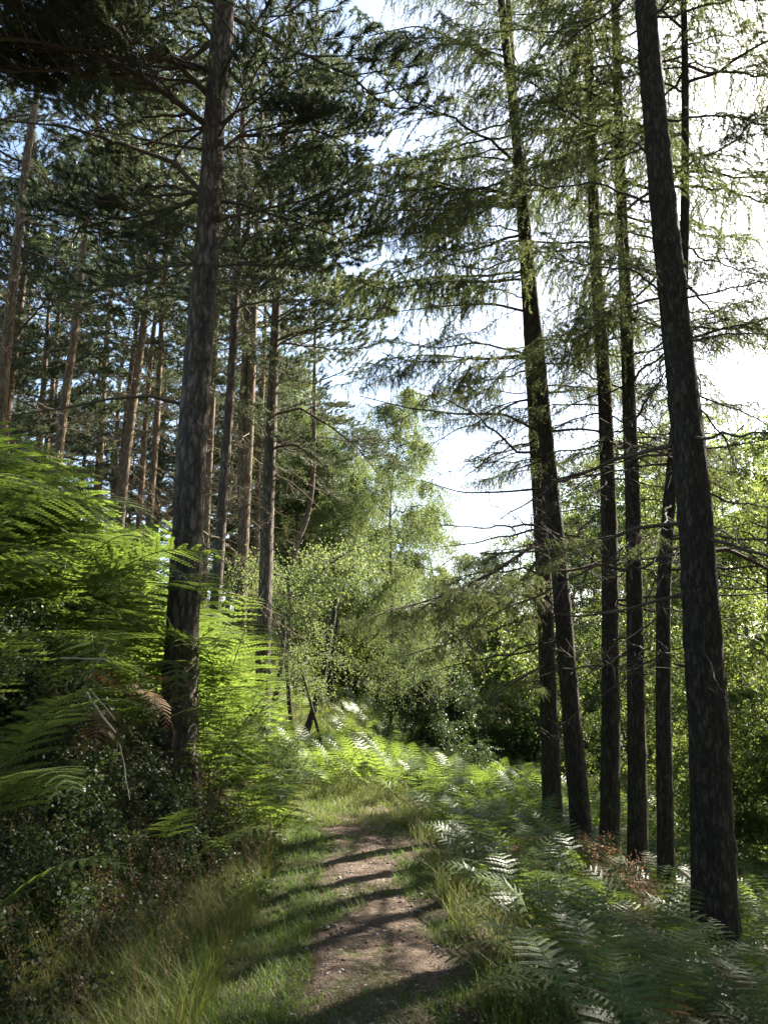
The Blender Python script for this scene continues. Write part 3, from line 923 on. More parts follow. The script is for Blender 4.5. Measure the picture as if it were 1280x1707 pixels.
# a second rank far behind, alike from here
rng = np.random.default_rng(5)
for i, (px, Y, s) in enumerate([(760, 42, .75), (820, 46, .85), (890, 40, .9), (950, 38, 1.0), (1010, 36, 1.0), (1080, 40, 1.2), (1150, 37, 1.2), (1230, 34, 1.2), (1340, 28, 1.1), (690, 44, .8), (920, 55, 1.1), (1060, 50, 1.2), (1190, 46, 1.2), (1300, 42, 1.2), (780, 60, .8), (850, 66, .9), (1390, 36, 1.1)]):
    s *= 1.42 if px > 900 else 1.0
    plant_tree('birch_tree', TALL[int(rng.integers(3))], 'distant leafy tree in the wood edge beyond the clearing', 'birch tree', px_x(px, Y), Y, rng.uniform(0, 6.2), s, 'distant trees of the wood edge')
for i, (px, Y, s) in enumerate([(480, 27, .9), (530, 33, 1.1), (600, 38, 1.0), (650, 40, .9), (450, 36, 1.1)]):
    plant_tree('birch_tree', WEEP[i % 2], 'distant pale birch deep in the wood behind the reddish pine', 'birch tree', px_x(px, Y), Y, rng.uniform(0, 6.2), s, 'distant birches behind the pines')
for i, (px, Y, s) in enumerate([(475, 30, 1.0), (540, 31, .9), (590, 33, 1.1), (640, 34, 1.0), (690, 32, 1.0), (750, 33, .9), (960, 36, 1.2), (1100, 34, 1.2), (1200, 32, 1.2), (430, 34, 1.1), (1290, 30, 1.2)]):
    plant_tree('bush', BUSH[i % 3], 'far bush closing the view low between the stems of the wood edge', 'bush', px_x(px, Y), Y, i * 1.3, s, 'far bushes of the wood edge')
# crooked bare stems between the pines and the path bend
for i, (px, Y, d, lab) in enumerate([
        ([(488, 1228), (482, 1170), (479, 1110), (484, 1050), (480, 960)], 17, .10, 'upright dark stem, left of the two crooked stems by the bend'),
        ([(508, 1228), (524, 1180), (538, 1130), (550, 1060), (560, 1010), (556, 930)], 17, .14, 'thick crooked dark stem leaning right by the path bend'),
        ([(456, 1180), (468, 1120), (474, 1050), (470, 960)], 19, .13, 'short dark stem next to the foot of the reddish pine'),
        ([(499, 1205), (508, 1140), (510, 1060), (515, 980)], 22, .10, 'faint thin stem behind the two crooked stems'),
        ([(534, 1190), (542, 1120), (545, 1060), (548, 980)], 24, .12, 'faint stem in front of the sunlit grass slope'),
        ([(545, 1195), (550, 1130), (560, 1060), (566, 1000)], 25, .12, 'faint stem right of the other faint one on the sunlit slope')]):
    P = world_line(px, Y)
    r = thing('birch_tree', lab, 'birch tree', tuple(P[0]))
    Pl = P - P[0]
    m, Q = trunk_mesh(Pl, np.linspace(d / 2 * 1.15, d / 2 * .5, 20), 12, 900 + i, .05, .08)
    m.build('trunk', M['bark_birch'], r, True)
    lm, lf = MB(), MB()
    rg = np.random.default_rng(950 + i)
    for j in range(9):
        p = Q[int(len(Q) * rg.uniform(.8, .99))]
        az = rg.uniform(0, 6.28); l = rg.uniform(.6, 1.4)
        u = np.linspace(0, 1, 7)
        B_ = p + np.array([math.cos(az), math.sin(az), .5]) * (l * u)[:, None]; B_[:, 2] -= .3 * l * u ** 2
        lm.tube(B_, np.linspace(d * .18, .005, 7), 4, cap=False)
        for q in B_[2:]:
            for _ in range(3):
                c = 26
                C = q + rg.normal(size=(c, 3)) * [.22, .22, .2] + [0, 0, -.1]
                D = unit(rg.normal(size=C.shape) + [0, 0, -.4])
                lf.rhombs(C, D, perp(D, rg), .055 * rg.uniform(.7, 1.2, c), .04)
    lm.build('limbs', M['twig'], r, True); lf.build('crown', M['birch_leaf'], r)

for x, y, s in ((4.3, 4.2, .55), (6.0, 8.6, .7), (3.6, 2.2, .5)):  # out-of-view saplings added to darken the right foreground
    plant_tree('birch_tree', TALL[int(x * 10) % 3], 'unseen leafy sapling added beyond the right edge to shade the bracken', 'birch tree', x, y, x, s, 'saplings added beyond the right edge')

# ------------------------------------------------------------------ pines deep in the left wood
def pine_proto(seed, H, z0, n, bl):
    rng = np.random.default_rng(seed)
    t, c = MB(), MB()
    P = np.array([[0, 0, -.2], [.1, 0, 3], [rng.uniform(-.2, .3), .1, 8], [rng.uniform(-.3, .4), 0, H]])
    Q = curve_pts(P, 40)
    t.tube(Q, np.linspace(.16, .03, 40), 12)
    for i in range(n):
        z = z0 + (H - z0) * i / n
        tt = i / n
        p = [np.interp(z, Q[:, 2], Q[:, k]) for k in range(3)]
        w, nd, L = PINE_MB[i % 5]
        s = rng.uniform(.7, 1.2) * bl * (.6 + .4 * min(1, tt * 4)) * (1 - .65 * max(0, tt - .3)) / L
        Mx = Matrix.Translation(p) @ Euler((rng.uniform(-.3, .3), -math.radians(rng.uniform(-18, 10) + 28 * tt), i * 2.4), 'XYZ').to_matrix().to_4x4() @ Matrix.Scale(s, 4)
        c.add_mb(w, Mx, 0); c.add_mb(nd, Mx, 1)
    for i in range(14):
        w, L = DEAD_MB[i % 4]
        Mx = Matrix.Translation([np.interp(z0 - .25 * i, Q[:, 2], Q[:, k]) for k in range(3)]) @ Euler((0, .1, i * 2.1), 'XYZ').to_matrix().to_4x4() @ Matrix.Scale(rng.uniform(.3, .7), 4)
        c.add_mb(w, Mx, 0)
    return t.mesh('trunk', M['bark_far_pine'], True), c.mesh('crown', [M['twig'], M['pine_needle']])


FARP = [pine_proto(1000, 12, 2.6, 42, 2.3), pine_proto(1001, 10, 1.8, 40, 2.2), pine_proto(1002, 13.5, 4.0, 38, 2.4)]
TALLP = pine_proto(1003, 17, 5.0, 50, 2.8)
rng = np.random.default_rng(77)
spots = [(-20, 19), (40, 22), (150, 24), (120, 33), (180, 30), (60, 36), (-40, 30), (250, 31), (300, 27), (320, 36), (210, 42), (100, 46), (20, 50), (-80, 24), (280, 48), (360, 32), (400, 30), (380, 42), (440, 45), (480, 52), (330, 60), (200, 60), (80, 65), (-60, 45), (420, 26), (450, 31), (-120, 18), (-140, 36), (500, 38)]
for i, (px, Y) in enumerate(spots):
    t, c = FARP[i % 3]
    x = px_x(px, Y)
    r = thing('pine_tree', 'pine deep in the left wood behind the lit boles', 'pine tree', (x, Y, float(ground_z(x, Y))), rng.uniform(0, 6.2), rng.uniform(.85, 1.15), 'pines deep in the left wood')
    link('trunk', t, r); link('crown', c, r)

for i, (x, y) in enumerate([(-6.5, 1.5), (-8.5, 5.0), (-5.0, -3.0), (-2.2, -5.5), (1.5, -4.5), (4.5, -6.0), (6.5, -2.0), (9.0, 1.0), (-9.5, -1.5), (0, -10), (-5, -10), (5, -11), (11, -5), (8, 3.2)]):  # unseen pines added behind and beside the camera to block sky fill
    r = thing('pine_tree', 'unseen pine added around the viewpoint to cut the sky fill', 'pine tree', (x, y, float(ground_z(x, y))), i * 1.9, 1.0, 'pines added around the viewpoint')
    link('trunk', TALLP[0], r); link('crown', TALLP[1], r)

# ------------------------------------------------------------------ bracken
def frond(seed, lean0, lean1, pet, bl, npin, npul, wid=.30, droop=.15):
    rng = np.random.default_rng(seed)
    st, lf = MB(), MB()
    n = 22
    t = np.linspace(0, 1, n)
    ph = np.radians(lean0 + (lean1 - lean0) * t ** 1.4)
    ds = (pet + bl) / (n - 1)
    P = np.zeros((n, 3))
    for i in range(1, n):
        P[i] = P[i - 1] + ds * np.array([math.sin(ph[i - 1]), .06 * math.sin(i * .5 + seed), math.cos(ph[i - 1])])
    st.tube(P, np.linspace(.0065, .0015, n), 4, cap=False)
    s0 = pet / (pet + bl)
    C, D, S, LN, WD = [], [], [], [], []
    for i in range(npin):
        f = i / npin
        tt = s0 + (1 - s0) * f ** .92
        k = tt * (n - 1); a = int(min(k, n - 2))
        p = P[a] + (P[a + 1] - P[a]) * (k - a)
        T = unit(P[a + 1] - P[a])
        side0 = np.array([0, 1.0, 0]); up = unit(np.cross(T, side0)) * -1
        if up[2] < 0:
            up = -up
        pl = 1.25 * wid * (1 - f) ** .85 * (.82 if i == 0 else 1) * rng.uniform(.9, 1.1) + .015
        for sd in (-1, 1):
            d = unit(side0 * sd + T * (.30 + .35 * f) + up * rng.uniform(-.05, .12))
            q = np.linspace(0.06, 1, npul)
            Q = p + d * (pl * q)[:, None]; Q[:, 2] -= droop * pl * q ** 2
            st.tube(np.vstack([p, Q[npul // 2], Q[-1]]), [.002, .0015, .0008], 3, cap=False)
            bn = unit(np.cross(d, up))
            for s2 in (-1, 1):
                dd = unit(bn * s2 + d * .35 + up * rng.uniform(-.15, .05))
                ln = .115 * pl * (1 - q) ** .6 * (.8 + .2 * np.sin(q * 9)) + .006
                gap = pl / npul
                C.append(Q - d * gap * .2); D.append(np.tile(dd, (npul, 1))); S.append(np.tile(d, (npul, 1)))
                LN.append(ln); WD.append(np.full(npul, gap * 1.45))
            # the pinna tip
    lf.rhombs(np.concatenate(C), np.concatenate(D), np.concatenate(S), np.concatenate(LN), np.concatenate(WD), 0, .3)
    return st, lf


SPEC = [(8, 100, .55, .85), (15, 90, .65, .8), (4, 112, .6, .95), (20, 128, .45, .9), (10, 68, .75, .8), (10, 142, .5, .85), (25, 155, .45, .9)]
FR_MB = [frond(1200 + i, *s, 13, 12) for i, s in enumerate(SPEC)]
FR = [(a.mesh('bracken_stalk', M['bracken_stalk'], True), b_.mesh('bracken_blade', M['bracken'])) for a, b_ in FR_MB]
FRD = [(a.mesh('dead_stalk', M['dead_twig'], True), b_.mesh('dead_blade', M['dead_bracken'])) for a, b_ in FR_MB]
FRL = [frond(1300 + i, *s, 10, 6) for i, s in enumerate(SPEC)]


def bracken_points(rng, n, x0, x1, y0, y1, ok):
    x = rng.uniform(x0, x1, n); y = rng.uniform(y0, y1, n)
    k = ok(x, y)
    return np.stack([x[k], y[k]], 1)


rng = np.random.default_rng(99)
U = lambda x, y: x - path_x(y)
def foot(y):
    return .8 + .75 * sstep((8.2 - y) / 2.4)


pl = bracken_points(rng, 1500, -9, -1.2, 3.4, 14, lambda x, y: (-U(x, y) > foot(y) + np.where(y < 6.9, 1.0, .55) + .25 * vnoise(y * 1.3, x * 0, 3)) & (np.abs(x) < .52 * y + .8) & (vnoise(x * .9, y * .9, 14) > .22) & (np.hypot(x + 2.1, y - 8.3) > .35) & ~((y < 8.5) & (np.abs(x / y + .235) < .055)))
prr = bracken_points(rng, 3200, .5, 8, 2.7, 12.5, lambda x, y: (U(x, y) > .76 + .3 * vnoise(y * 1.1, x * 0, 8)) & (np.abs(x) < .52 * y + .5) & (vnoise(x * .9, y * .9, 24) > .12))
pf = bracken_points(rng, 8500, -14, 20, 10.8, 40, lambda x, y: (np.abs(x) < .55 * y) & ((rng.random(len(x)) < 22 / (y + 4))) & ((U(x, y) > .6) | (U(x, y) < -.9) | (y > 12.3)) & ~((x < -1.2) & (y < 14)))
pv = bracken_points(rng, 560, -3.4, -.9, 6.6, 13, lambda x, y: (-U(x, y) > foot(y) + .15) & (-U(x, y) < foot(y) + 1.2) & (np.hypot(x + 2.1, y - 8.3) > .3) & ~((y < 8.5) & (np.abs(x / y + .265) < .05)))
pv = np.concatenate([pv, bracken_points(rng, 260, -5, -1.5, 3.8, 7.4, lambda x, y: (-U(x, y) > foot(y) + .75) & (-U(x, y) < foot(y) + 2.2))])
pf = np.concatenate([pf, bracken_points(rng, 900, -3.5, 6, 11.6, 17, lambda x, y: (U(x, y) > .35) | (y > 12.2 + .5 * vnoise(x * 2, y * 0, 5)))])
items = []
for arr, side in ((pl, 0), (prr, 1), (pf, 2), (pv, 3)):
    for x, y in arr:
        dist = math.hypot(x, y)
        if side == 0:
            s = rng.uniform(.85, 1.3) * (1.0 if y < 6.2 else 1.25)
            az = rng.normal(-1.0, .9) if x / y < -.36 else rng.normal(-1.6, .5)                      # arch out towards the light
        elif side == 1:
            s = rng.uniform(.36, .60)
            az = rng.normal(2.6, 1.3)
        elif side == 3:
            s = rng.uniform(.42, .82)
            az = rng.normal(-.6, .9)
        else:
            s = rng.uniform(.38, .70)
            az = rng.uniform(0, 6.28)
        items.append((dist, side, x, y, s, az, int(rng.choice(([2, 3, 5, 6], [0, 2, 3, 3, 5], [0, 1, 2, 3, 4, 5], [0, 2, 3, 5])[side]))))
items.sort(key=lambda q: q[0])
ind = 0
mass = MB(); mass_st = MB()
lab = {0: ('tall green bracken frond arching out from the steep left bank', 'bracken on the left bank'),
       1: ('low grey green bracken frond in the shaded bed under the larches', 'bracken under the larches')}
cnt = {0: 0, 1: 0}
for dist, side, x, y, s, az, v in items:
    z = float(ground_z(x, y)) - .03
    if side < 2 and cnt[side] < 140:
        cnt[side] += 1
        r = thing('bracken_frond', lab[side][0], 'fern', (x, y, z), az, s, lab[side][1])
        r.rotation_euler = (rng.normal() * .12, rng.normal() * .12, az)
        link('stalk', FR[v][0], r); link('blade', FR[v][1], r)
    else:
        Mx = Matrix.Translation((x, y, z)) @ Euler((rng.normal() * .12, rng.normal() * .12, az), 'XYZ').to_matrix().to_4x4() @ Matrix.Scale(s, 4)
        mass.add_mb(FRL[v][0], Mx, 1); mass.add_mb(FRL[v][1], Mx, 0)
o = mass.build('bracken_undergrowth', [M['bracken'], M['bracken_stalk']])
tag(o, 'sea of bright and shaded bracken covering the woodland floor and the clearing', 'bracken', kind='stuff')


def hero_frond(px, py, Y, az, s, v, label, tilt=0.0):
    p = at(px, py, Y)
    z = float(ground_z(p[0], p[1])) - .03
    r = thing('bracken_frond', label, 'fern', (p[0], p[1], z), az, s)
    r.rotation_euler = (0, tilt, az)
    link('stalk', FR[v][0], r); link('blade', FR[v][1], r)


hero_frond(-60, 1430, 4.3, -.25, 1.0, 0, 'large yellow green fern frond reaching in at the left edge')
hero_frond(-40, 1500, 4.1, -.1, .8, 3, 'small lower fern frond at the left edge under the large yellow green one')
hero_frond(-30, 1330, 4.4, -.7, .95, 3, 'fern frond at the left edge drooping just above the large yellow green one')
hero_frond(20, 1290, 4.7, -.9, .9, 5, 'fern frond hanging beside the left edge over the shaded bramble')
hero_frond(-10, 1260, 4.6, -.3, .9, 2, 'long fern frond reaching right from the left edge above the brambles')
hero_frond(270, 1330, 6.6, -.8, .62, 0, 'upright green fern frond against the dark bank face')
hero_frond(330, 1240, 7.9, -.3, .9, 0, 'bright fern frond just right of the foot of the thickest pine')
hero_frond(345, 1180, 8.2, -.1, 1.1, 1, 'sunlit fern frond hanging over from behind the thickest pine')
hero_frond(480, 1400, 8.5, -.5, .55, 3, 'whitish lit fern frond bowing over the left verge of the path')
hero_frond(380, 1490, 6.2, -.6, .5, 3, 'small pale fern frond lying in the long verge grass')
hero_frond(900, 1500, 5.9, 2.9, .62, 0, 'silvery sunlit fern frond at the edge of the right bracken bed')
for i, (px, py, Y) in enumerate([(110, 1120, 5.6), (90, 1150, 5.5), (140, 1150, 5.6), (60, 1110, 5.7), (165, 1160, 5.7), (120, 1180, 5.5), (80, 1130, 5.8), (190, 1150, 6.2), (215, 1165, 6.6), (230, 1140, 7.0), (50, 1160, 5.3), (150, 1120, 6.0), (100, 1100, 6.0), (180, 1190, 6.0)]):
    p = at(px, py, Y)
    r = thing('dead_bracken_frond', 'collapsed brown dead bracken frond in the tangle high on the left bank', 'dead fern', tuple(p), i * .9, .45, 'dead bracken on the left bank')
    r.rotation_euler = (rng.normal() * .5, 1.1 + rng.normal() * .3, i * .9 - .5)
    v = FRD[i % 5]
    link('stalk', v[0], r); link('blade', v[1], r)

for i in range(14):
    x = rng.uniform(1.0, 3.4); y = rng.uniform(4.0, 9.5)
    r = thing('dead_bracken_frond', 'browned bracken frond lying among the green ones in the right bed', 'dead fern', (x, y, float(ground_z(x, y)) + .02), i * 2.1, rng.uniform(.35, .55), 'browned fronds in the right bracken bed')
    v = FRD[i % 4]
    link('stalk', v[0], r); link('blade', v[1], r)

# ------------------------------------------------------------------ sticks
def stick(label, a, b_, r, seed, fork=False):
    rg = np.random.default_rng(seed)
    a = np.array(a); b_ = np.array(b_)
    t = np.linspace(0, 1, 10)[:, None]
    P = a + (b_ - a) * t + np.cumsum(rg.normal(size=(10, 3)), 0) * np.linalg.norm(b_ - a) * .008
    c = P.mean(0)
    m = MB(); m.tube(P - c, np.linspace(r, r * .55, 10), 7)
    if fork:
        k = P[6] - c
        m.tube(k + np.array([.05, .02, .14]) * np.linspace(0, 1, 5)[:, None], np.linspace(r * .6, r * .25, 5), 6)
    o = m.build('stick', M['pale_stick'], None, True)
    o.location = c
    tag(o, label, 'stick')


stick('long bleached stick lying level across the dead bracken', at(100, 1098, 5.5), at(192, 1101, 5.5), .008, 1)
stick('bleached twig crossing upright behind the level stick', at(140, 1135, 5.5), at(180, 1083, 5.5), .005, 2, True)
stick('thick pale broken stick sloping down the bank', at(143, 1155, 5.4), at(190, 1222, 5.3), .011, 3)
stick('second pale stick sloping just above the thick broken one', at(150, 1150, 5.45), at(192, 1200, 5.35), .007, 4)
stick('curved dry stem hanging down the bank face', at(200, 1240, 5.2), at(218, 1330, 5.0), .005, 5)
stick('bare pale branch leaning on the ground behind the thickest larch', at(1135, 1452, 8.0), at(1180, 1490, 7.6), .02, 6)

# ------------------------------------------------------------------ brambles, broom and dry plants
def bramble(yc, k, ry, rk, n, seed, label, out=.45):
    """trailing stems rooted on the bank face; k is the place up the face, 0 at its foot and 1 at its brow"""
    rg = np.random.default_rng(seed)
    ux = lambda y, kk: path_x(y) - foot(y) - kk * 1.2
    r = thing('bramble_bush', label, 'bramble bush', (float(ux(yc, k)), yc, float(ground_z(ux(yc, k), yc))))
    o = np.array(r.location)
    st, lf = MB(), MB()
    ns = 60
    for i in range(ns):
        y = yc + rg.normal() * ry; x = ux(y, k + rg.normal() * rk)
        p = np.array([x, y, float(ground_z(x, y)) - .03]) - o
        u = np.linspace(0, 1, 9); l = rg.uniform(.25, 1.0) * out
        a = rg.normal(-.3, .9)
        S = p + np.array([math.cos(a), math.sin(a), 0]) * (l * u)[:, None]
        S[:, 2] += rg.uniform(.2, .9) * out * (1.5 * u - 1.1 * u ** 2)
        st.tube(S, np.linspace(.004, .0015, 9), 4, cap=False)
        c = n // ns
        kk = rg.uniform(.1, .999, c) * 8; a_ = kk.astype(int)
        C = S[a_] + (S[np.minimum(a_ + 1, 8)] - S[a_]) * (kk - a_)[:, None] + rg.normal(size=(c, 3)) * .04
        C3 = np.repeat(C, 3, 0)
        D = unit(rg.normal(size=C3.shape) * [1, 1, .5] + [0, 0, -.1])
        lf.rhombs(C3, D, perp(D, rg), .030 * rg.uniform(.5, 1.5, len(C3)), .021)
    st.build('stems', M['twig'], r); lf.build('leaves', M['bramble_leaf'], r)


bramble(5.4, .85, .35, .18, 3600, 1, 'dark bramble on the upper face of the left bank below the pale sticks')
bramble(4.6, .55, .35, .25, 3600, 2, 'shaded bramble left of the bare red soil')
bramble(6.1, .6, .35, .25, 4200, 3, 'bramble with glinting leaves above the bare red soil')
bramble(6.8, .35, .35, .25, 3600, 4, 'olive bramble under the fern fronds right of the bank face')
bramble(5.3, .12, .25, .1, 1500, 5, 'low dark bramble at the foot of the bank beside the red soil', .3)
bramble(4.0, .4, .3, .3, 3000, 7, 'bramble nearest the left edge of the view, over the grass')
bramble(4.9, .95, .35, .15, 2600, 8, 'brambles on the bank brow behind the large yellow green fern')
bramble(5.6, .45, .3, .2, 3000, 9, 'bramble in the middle of the bank face, right beside the curved dry stem')
bramble(7.5, .45, .3, .2, 2600, 6, 'bramble with pale shiny leaves at the foot of the thickest pine', .35)

# bare red soil showing in the bank
pc = np.array([float(path_x(5.7)) - 1.85, 5.7, 0])
m = grid_mesh(np.linspace(-.22, .22, 26), np.linspace(-.16, .16, 22), lambda x, y: .05 * (1 - (x / .22) ** 2 - (y / .16) ** 2) + .03 * (fbm(x * 18, y * 18, 3) - .5), lambda c: (c[:, 0] / .22) ** 2 + (c[:, 1] / .16) ** 2 < .8 + .4 * vnoise(c[:, 0] * 20, c[:, 1] * 20, 2))
o = m.build('soil', M['red_soil'], None, True); o.location = (pc[0], pc[1], float(ground_z(pc[0], pc[1])) + .05); o.rotation_euler = (.5, .55, 0)
tag(o, kind='structure')


def broom(px, py, Y, h, seed, label):
    rg = np.random.default_rng(seed)
    p = at(px, py, Y); z = float(ground_z(p[0], p[1]))
    r = thing('broom_bush', label, 'broom bush', (p[0], p[1], z - .05))
    st, lf = MB(), MB()
    for i in range(150):
        a = rg.uniform(0, 6.28); sp = rg.uniform(.05, .55) * h
        u = np.linspace(0, 1, 8); l = h * rg.uniform(.6, 1)
        S = np.stack([math.cos(a) * sp * u ** 1.5, math.sin(a) * sp * u ** 1.5, l * (u - .12 * u ** 3)], 1) + rg.normal(size=(8, 3)) * .015
        st.tube(S, np.linspace(.005, .0015, 8), 3, cap=False)
        k = rg.uniform(.25, .999, 60) * 7; a_ = k.astype(int)
        C = S[a_] + (S[a_ + 1] - S[a_]) * (k - a_)[:, None]
        D = unit(rg.normal(size=C.shape) * .6 + [0, 0, 1])
        lf.rhombs(C, D, perp(D, rg), rg.uniform(.03, .06, 60), .010)
    st.build('stems', M['bracken_stalk'], r); lf.build('leaves', M['bramble_leaf'], r)


broom(440, 1300, 10.5, 1.0, 1, 'dark wispy broom bush in front of the reddish pine')
broom(470, 1320, 10.8, .8, 2, 'lower broom bush right of the taller wispy one')
broom(395, 1240, 11, 1.0, 3, 'blue green broom bush between the thickest and the reddish pine')


def dock(px, py, Y, h, seed, label):
    rg = np.random.default_rng(seed)
    p = at(px, py, Y); z = float(ground_z(p[0], p[1]))
    r = thing('dry_plant', label, 'dry plant', (p[0], p[1], z - .03))
    st, lf = MB(), MB()
    for i in range(14):
        a = rg.uniform(0, 6.28); sp = rg.uniform(.05, .4) * h; u = np.linspace(0, 1, 8)
        S = np.stack([math.cos(a) * sp * u, math.sin(a) * sp * u, h * rg.uniform(.7, 1) * u], 1) + rg.normal(size=(8, 3)) * .01
        st.tube(S, np.linspace(.003, .001, 8), 3, cap=False)
        k = rg.uniform(.45, .999, 50) * 7; a_ = k.astype(int)
        C = S[a_] + rg.normal(size=(50, 3)) * .03
        D = unit(rg.normal(size=C.shape)); lf.rhombs(C, D, perp(D, rg), rg.uniform(.012, .03, 50), .012)
    st.build('stems', M['dead_twig'], r); lf.build('seed_heads', M['dock'], r)


dock(1000, 1500, 8.6, .75, 1, 'reddish dry seed heads at the foot of the straight dark larch')
dock(1045, 1530, 7.8, .7, 2, 'sunlit pinkish dry seed heads in front of the mossy larch')
dock(1075, 1560, 7.4, .6, 3, 'brown dry plant in front of the slimmest larch')
dock(985, 1470, 9.2, .6, 4, 'small rusty dry plant beside the foot of the bent larch')
dock(860, 1440, 9.5, .5, 5, 'straw coloured dry plant at the left end of the right bracken bed')

# ------------------------------------------------------------------ grass, pebbles, litter
def blades(x, y, h, lean, rg, w):
    n = len(x)
    z = ground_z(x, y)
    a = rg.uniform(0, 2 * math.pi, n)
    d = np.stack([np.cos(a), np.sin(a), np.zeros(n)], 1)
    s = np.stack([-np.sin(a), np.cos(a), np.zeros(n)], 1)
    b0 = np.stack([x, y, z - .01], 1)
    H = h[:, None]; Ln = (lean * h)[:, None]
    up = np.array([0, 0, 1.0])
    p1 = b0 + up * H * .55 + d * Ln * .25
    p2 = b0 + up * H * .92 + d * Ln * .95
    w = np.broadcast_to(w, (n,))[:, None]
    v = np.stack([b0 - s * w, b0 + s * w, p1 + s * w * .8, p1 - s * w * .8, p2 + s * w * .15, p2 - s * w * .15], 1).reshape(-1, 3)
    k = np.arange(n)[:, None] * 6
    f = np.concatenate([k + [[0, 1, 2, 3]], k + [[3, 2, 4, 5]]])
    return v, f


rg = np.random.default_rng(500)
g = MB()


def sow(n, x0, x1, y0, y1, ok, hmin, hmax, lean, w, target=None):
    x = rg.uniform(x0, x1, n); y = y0 + (y1 - y0) * rg.uniform(0, 1, n) ** 1.25
    k = ok(x, y); x, y = x[k], y[k]
    tuft = fbm(x * 2.2, y * 2.2, 17)
    h = (hmin + (hmax - hmin) * rg.uniform(0, 1, len(x)) ** 1.5) * (.45 + 1.1 * tuft)
    v, f = blades(x, y, h, lean * rg.uniform(.3, 1.6, len(x)), rg, w)
    (target or g).add(v, f)


# long wispy verge grass on the left
sow(150000, -3.4, -.4, 2.4, 13.5, lambda x, y: (U(x, y) < -.72 - .25 * fbm(y * 1.3, x * 0, 6)) & (-U(x, y) < foot(y) + .35) & (np.abs(x) < .53 * y + .3), .06, .30, .9, .0017)
# right verge
sow(26000, .2, 1.6, 2.6, 13, lambda x, y: (U(x, y) > .46 + .15 * fbm(y * 2, x * 0, 8)) & (U(x, y) < 1.15) & (fbm(x * 2, y * 2, 40) > .40), .07, .28, .7, .002)
# grass closing over the far end of the path
sow(40000, -3, 1.2, 9.8, 16, lambda x, y: (np.abs(U(x, y)) < 1.1), .04, .15, .7, .003)
# the sunlit slope between the stems
sow(34000, -9, 3, 17, 34, lambda x, y: np.abs(x + .12 * y) < 4.5, .12, .4, .6, .007)
tag(g.build('grass', M['grass']), 'long wispy verge grass along both sides of the path, green going to straw', 'grass', kind='stuff')
tf = MB()
sow(60000, -1.6, .8, 2.4, 12.5, lambda x, y: (U(x, y) < -.30 - .2 * fbm(x * 3, y * 3, 60)) & (U(x, y) > -1.05), .03, .11, .8, .0022, tf)
sow(70000, -1.0, .9, 2.4, 12, lambda x, y: (np.abs(U(x, y)) < .62) & (fbm(x * 2.1, y * 1.9, 71) + .25 * np.abs(U(x, y)) >.58), .015, .085, .8, .0022, tf)
tag(tf.build('turf', M['turf']), 'short mossy turf creeping over the edges and middle of the path', 'turf', kind='stuff')
sh = MB()
n = 900
x = rg.uniform(-2.6, -.9, n); y = rg.uniform(3.5, 10, n)
k = (U(x, y) < -.8) & (U(x, y) > -1.7) & (fbm(x * 1.5, y * 1.5, 90) > .42); x, y = x[k], y[k]
z = ground_z(x, y)
for i in range(len(x)):
    h = rg.uniform(.35, .7); a = rg.uniform(0, 6.28); l = rg.uniform(.05, .3)
    u = np.linspace(0, 1, 6)
    S = np.stack([x[i] + math.cos(a) * l * u ** 2, y[i] + math.sin(a) * l * u ** 2, z[i] + h * u], 1)
    sh.tube(S, np.linspace(.0014, .0007, 6), 3, cap=False)
    C = S[-1] - (S[-1] - S[-3]) * rg.uniform(0, 1, 14)[:, None] + rg.normal(size=(14, 3)) * .012
    D = unit(rg.normal(size=C.shape) + [0, 0, 1]); sh.rhombs(C, D, perp(D, rg), .012, .005)
tag(sh.build('grass_heads', M['straw']), 'pale seeding grass stems standing in the left verge', 'grass heads', kind='stuff')

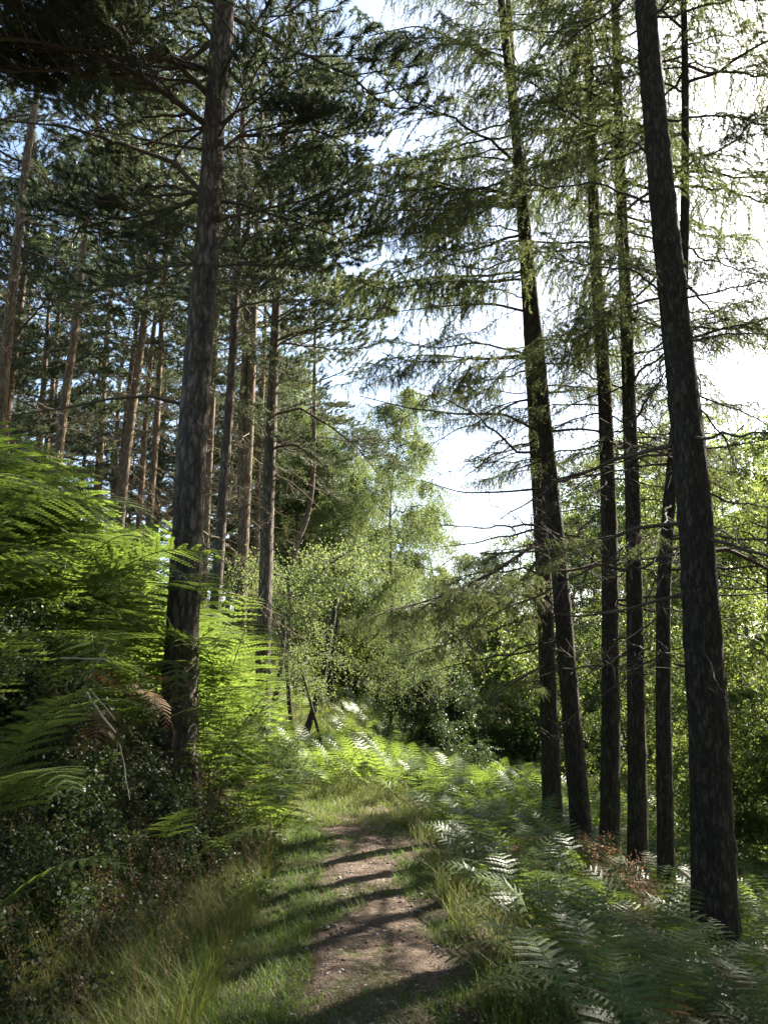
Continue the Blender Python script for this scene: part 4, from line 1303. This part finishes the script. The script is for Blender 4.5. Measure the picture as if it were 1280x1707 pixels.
pb = MB()
ico = np.array([[0, 0, 1], [.9, 0, .35], [.28, .85, .4], [-.72, .53, .3], [-.72, -.53, .4], [.28, -.85, .35], [.7, .5, -.4], [-.28, .8, -.4], [-.9, 0, -.4], [-.28, -.8, -.4], [.7, -.5, -.4], [0, 0, -.8]])
icf = np.array([[0, 1, 2], [0, 2, 3], [0, 3, 4], [0, 4, 5], [0, 5, 1], [1, 6, 2], [2, 7, 3], [3, 8, 4], [4, 9, 5], [5, 10, 1], [6, 7, 2], [7, 8, 3], [8, 9, 4], [9, 10, 5], [10, 6, 1]])
for i in range(3400):
    y = 2.6 + 9 * rg.random() ** 1.4; x = path_x(y) + rg.normal() * .22
    r = rg.choice([.005, .008, .012, .018], p=[.58, .29, .10, .03]) * rg.uniform(.8, 1.3)
    z = float(ground_z(x, y)) + .012
    v = ico * rg.uniform(.7, 1.2, ico.shape) * [r * 1.2, r, r * .65]
    a = rg.uniform(0, 6.28); c, s = math.cos(a), math.sin(a)
    pb.add(v @ np.array([[c, s, 0], [-s, c, 0], [0, 0, 1]]) + [x, y, z], icf)
tag(pb.build('pebbles', M['stone'], None, True), 'small pale pebbles scattered over the bare earth of the path', 'pebbles', kind='stuff')
lt = MB()
for i in range(4200):
    y = 2.6 + 9 * rg.random() ** 1.4; x = path_x(y) + rg.normal() * .32
    z = float(ground_z(x, y)) + .018
    a = rg.uniform(0, 6.28); l = rg.choice([.02, .035, .07, .12], p=[.4, .35, .2, .05])
    d = np.array([math.cos(a), math.sin(a), rg.uniform(-.08, .08)]) * l
    lt.tube(np.array([x, y, z]) + d * np.array([[-.5], [0], [.5]]), [.0012, .0016, .001], 3, cap=False)
for i in range(50):
    y = 3 + 8 * rg.random(); x = path_x(y) + rg.normal() * .3; z = float(ground_z(x, y)) + .02
    v = ico * [.016, .011, .010]; a = rg.uniform(0, 6.28); c, s = math.cos(a), math.sin(a)
    lt.add(v @ np.array([[c, s, 0], [-s, c, 0], [0, 0, 1]]) + [x, y, z], icf)
tag(lt.build('litter', M['cone']), 'brown twigs and fallen cones littering the path', 'litter', kind='stuff')
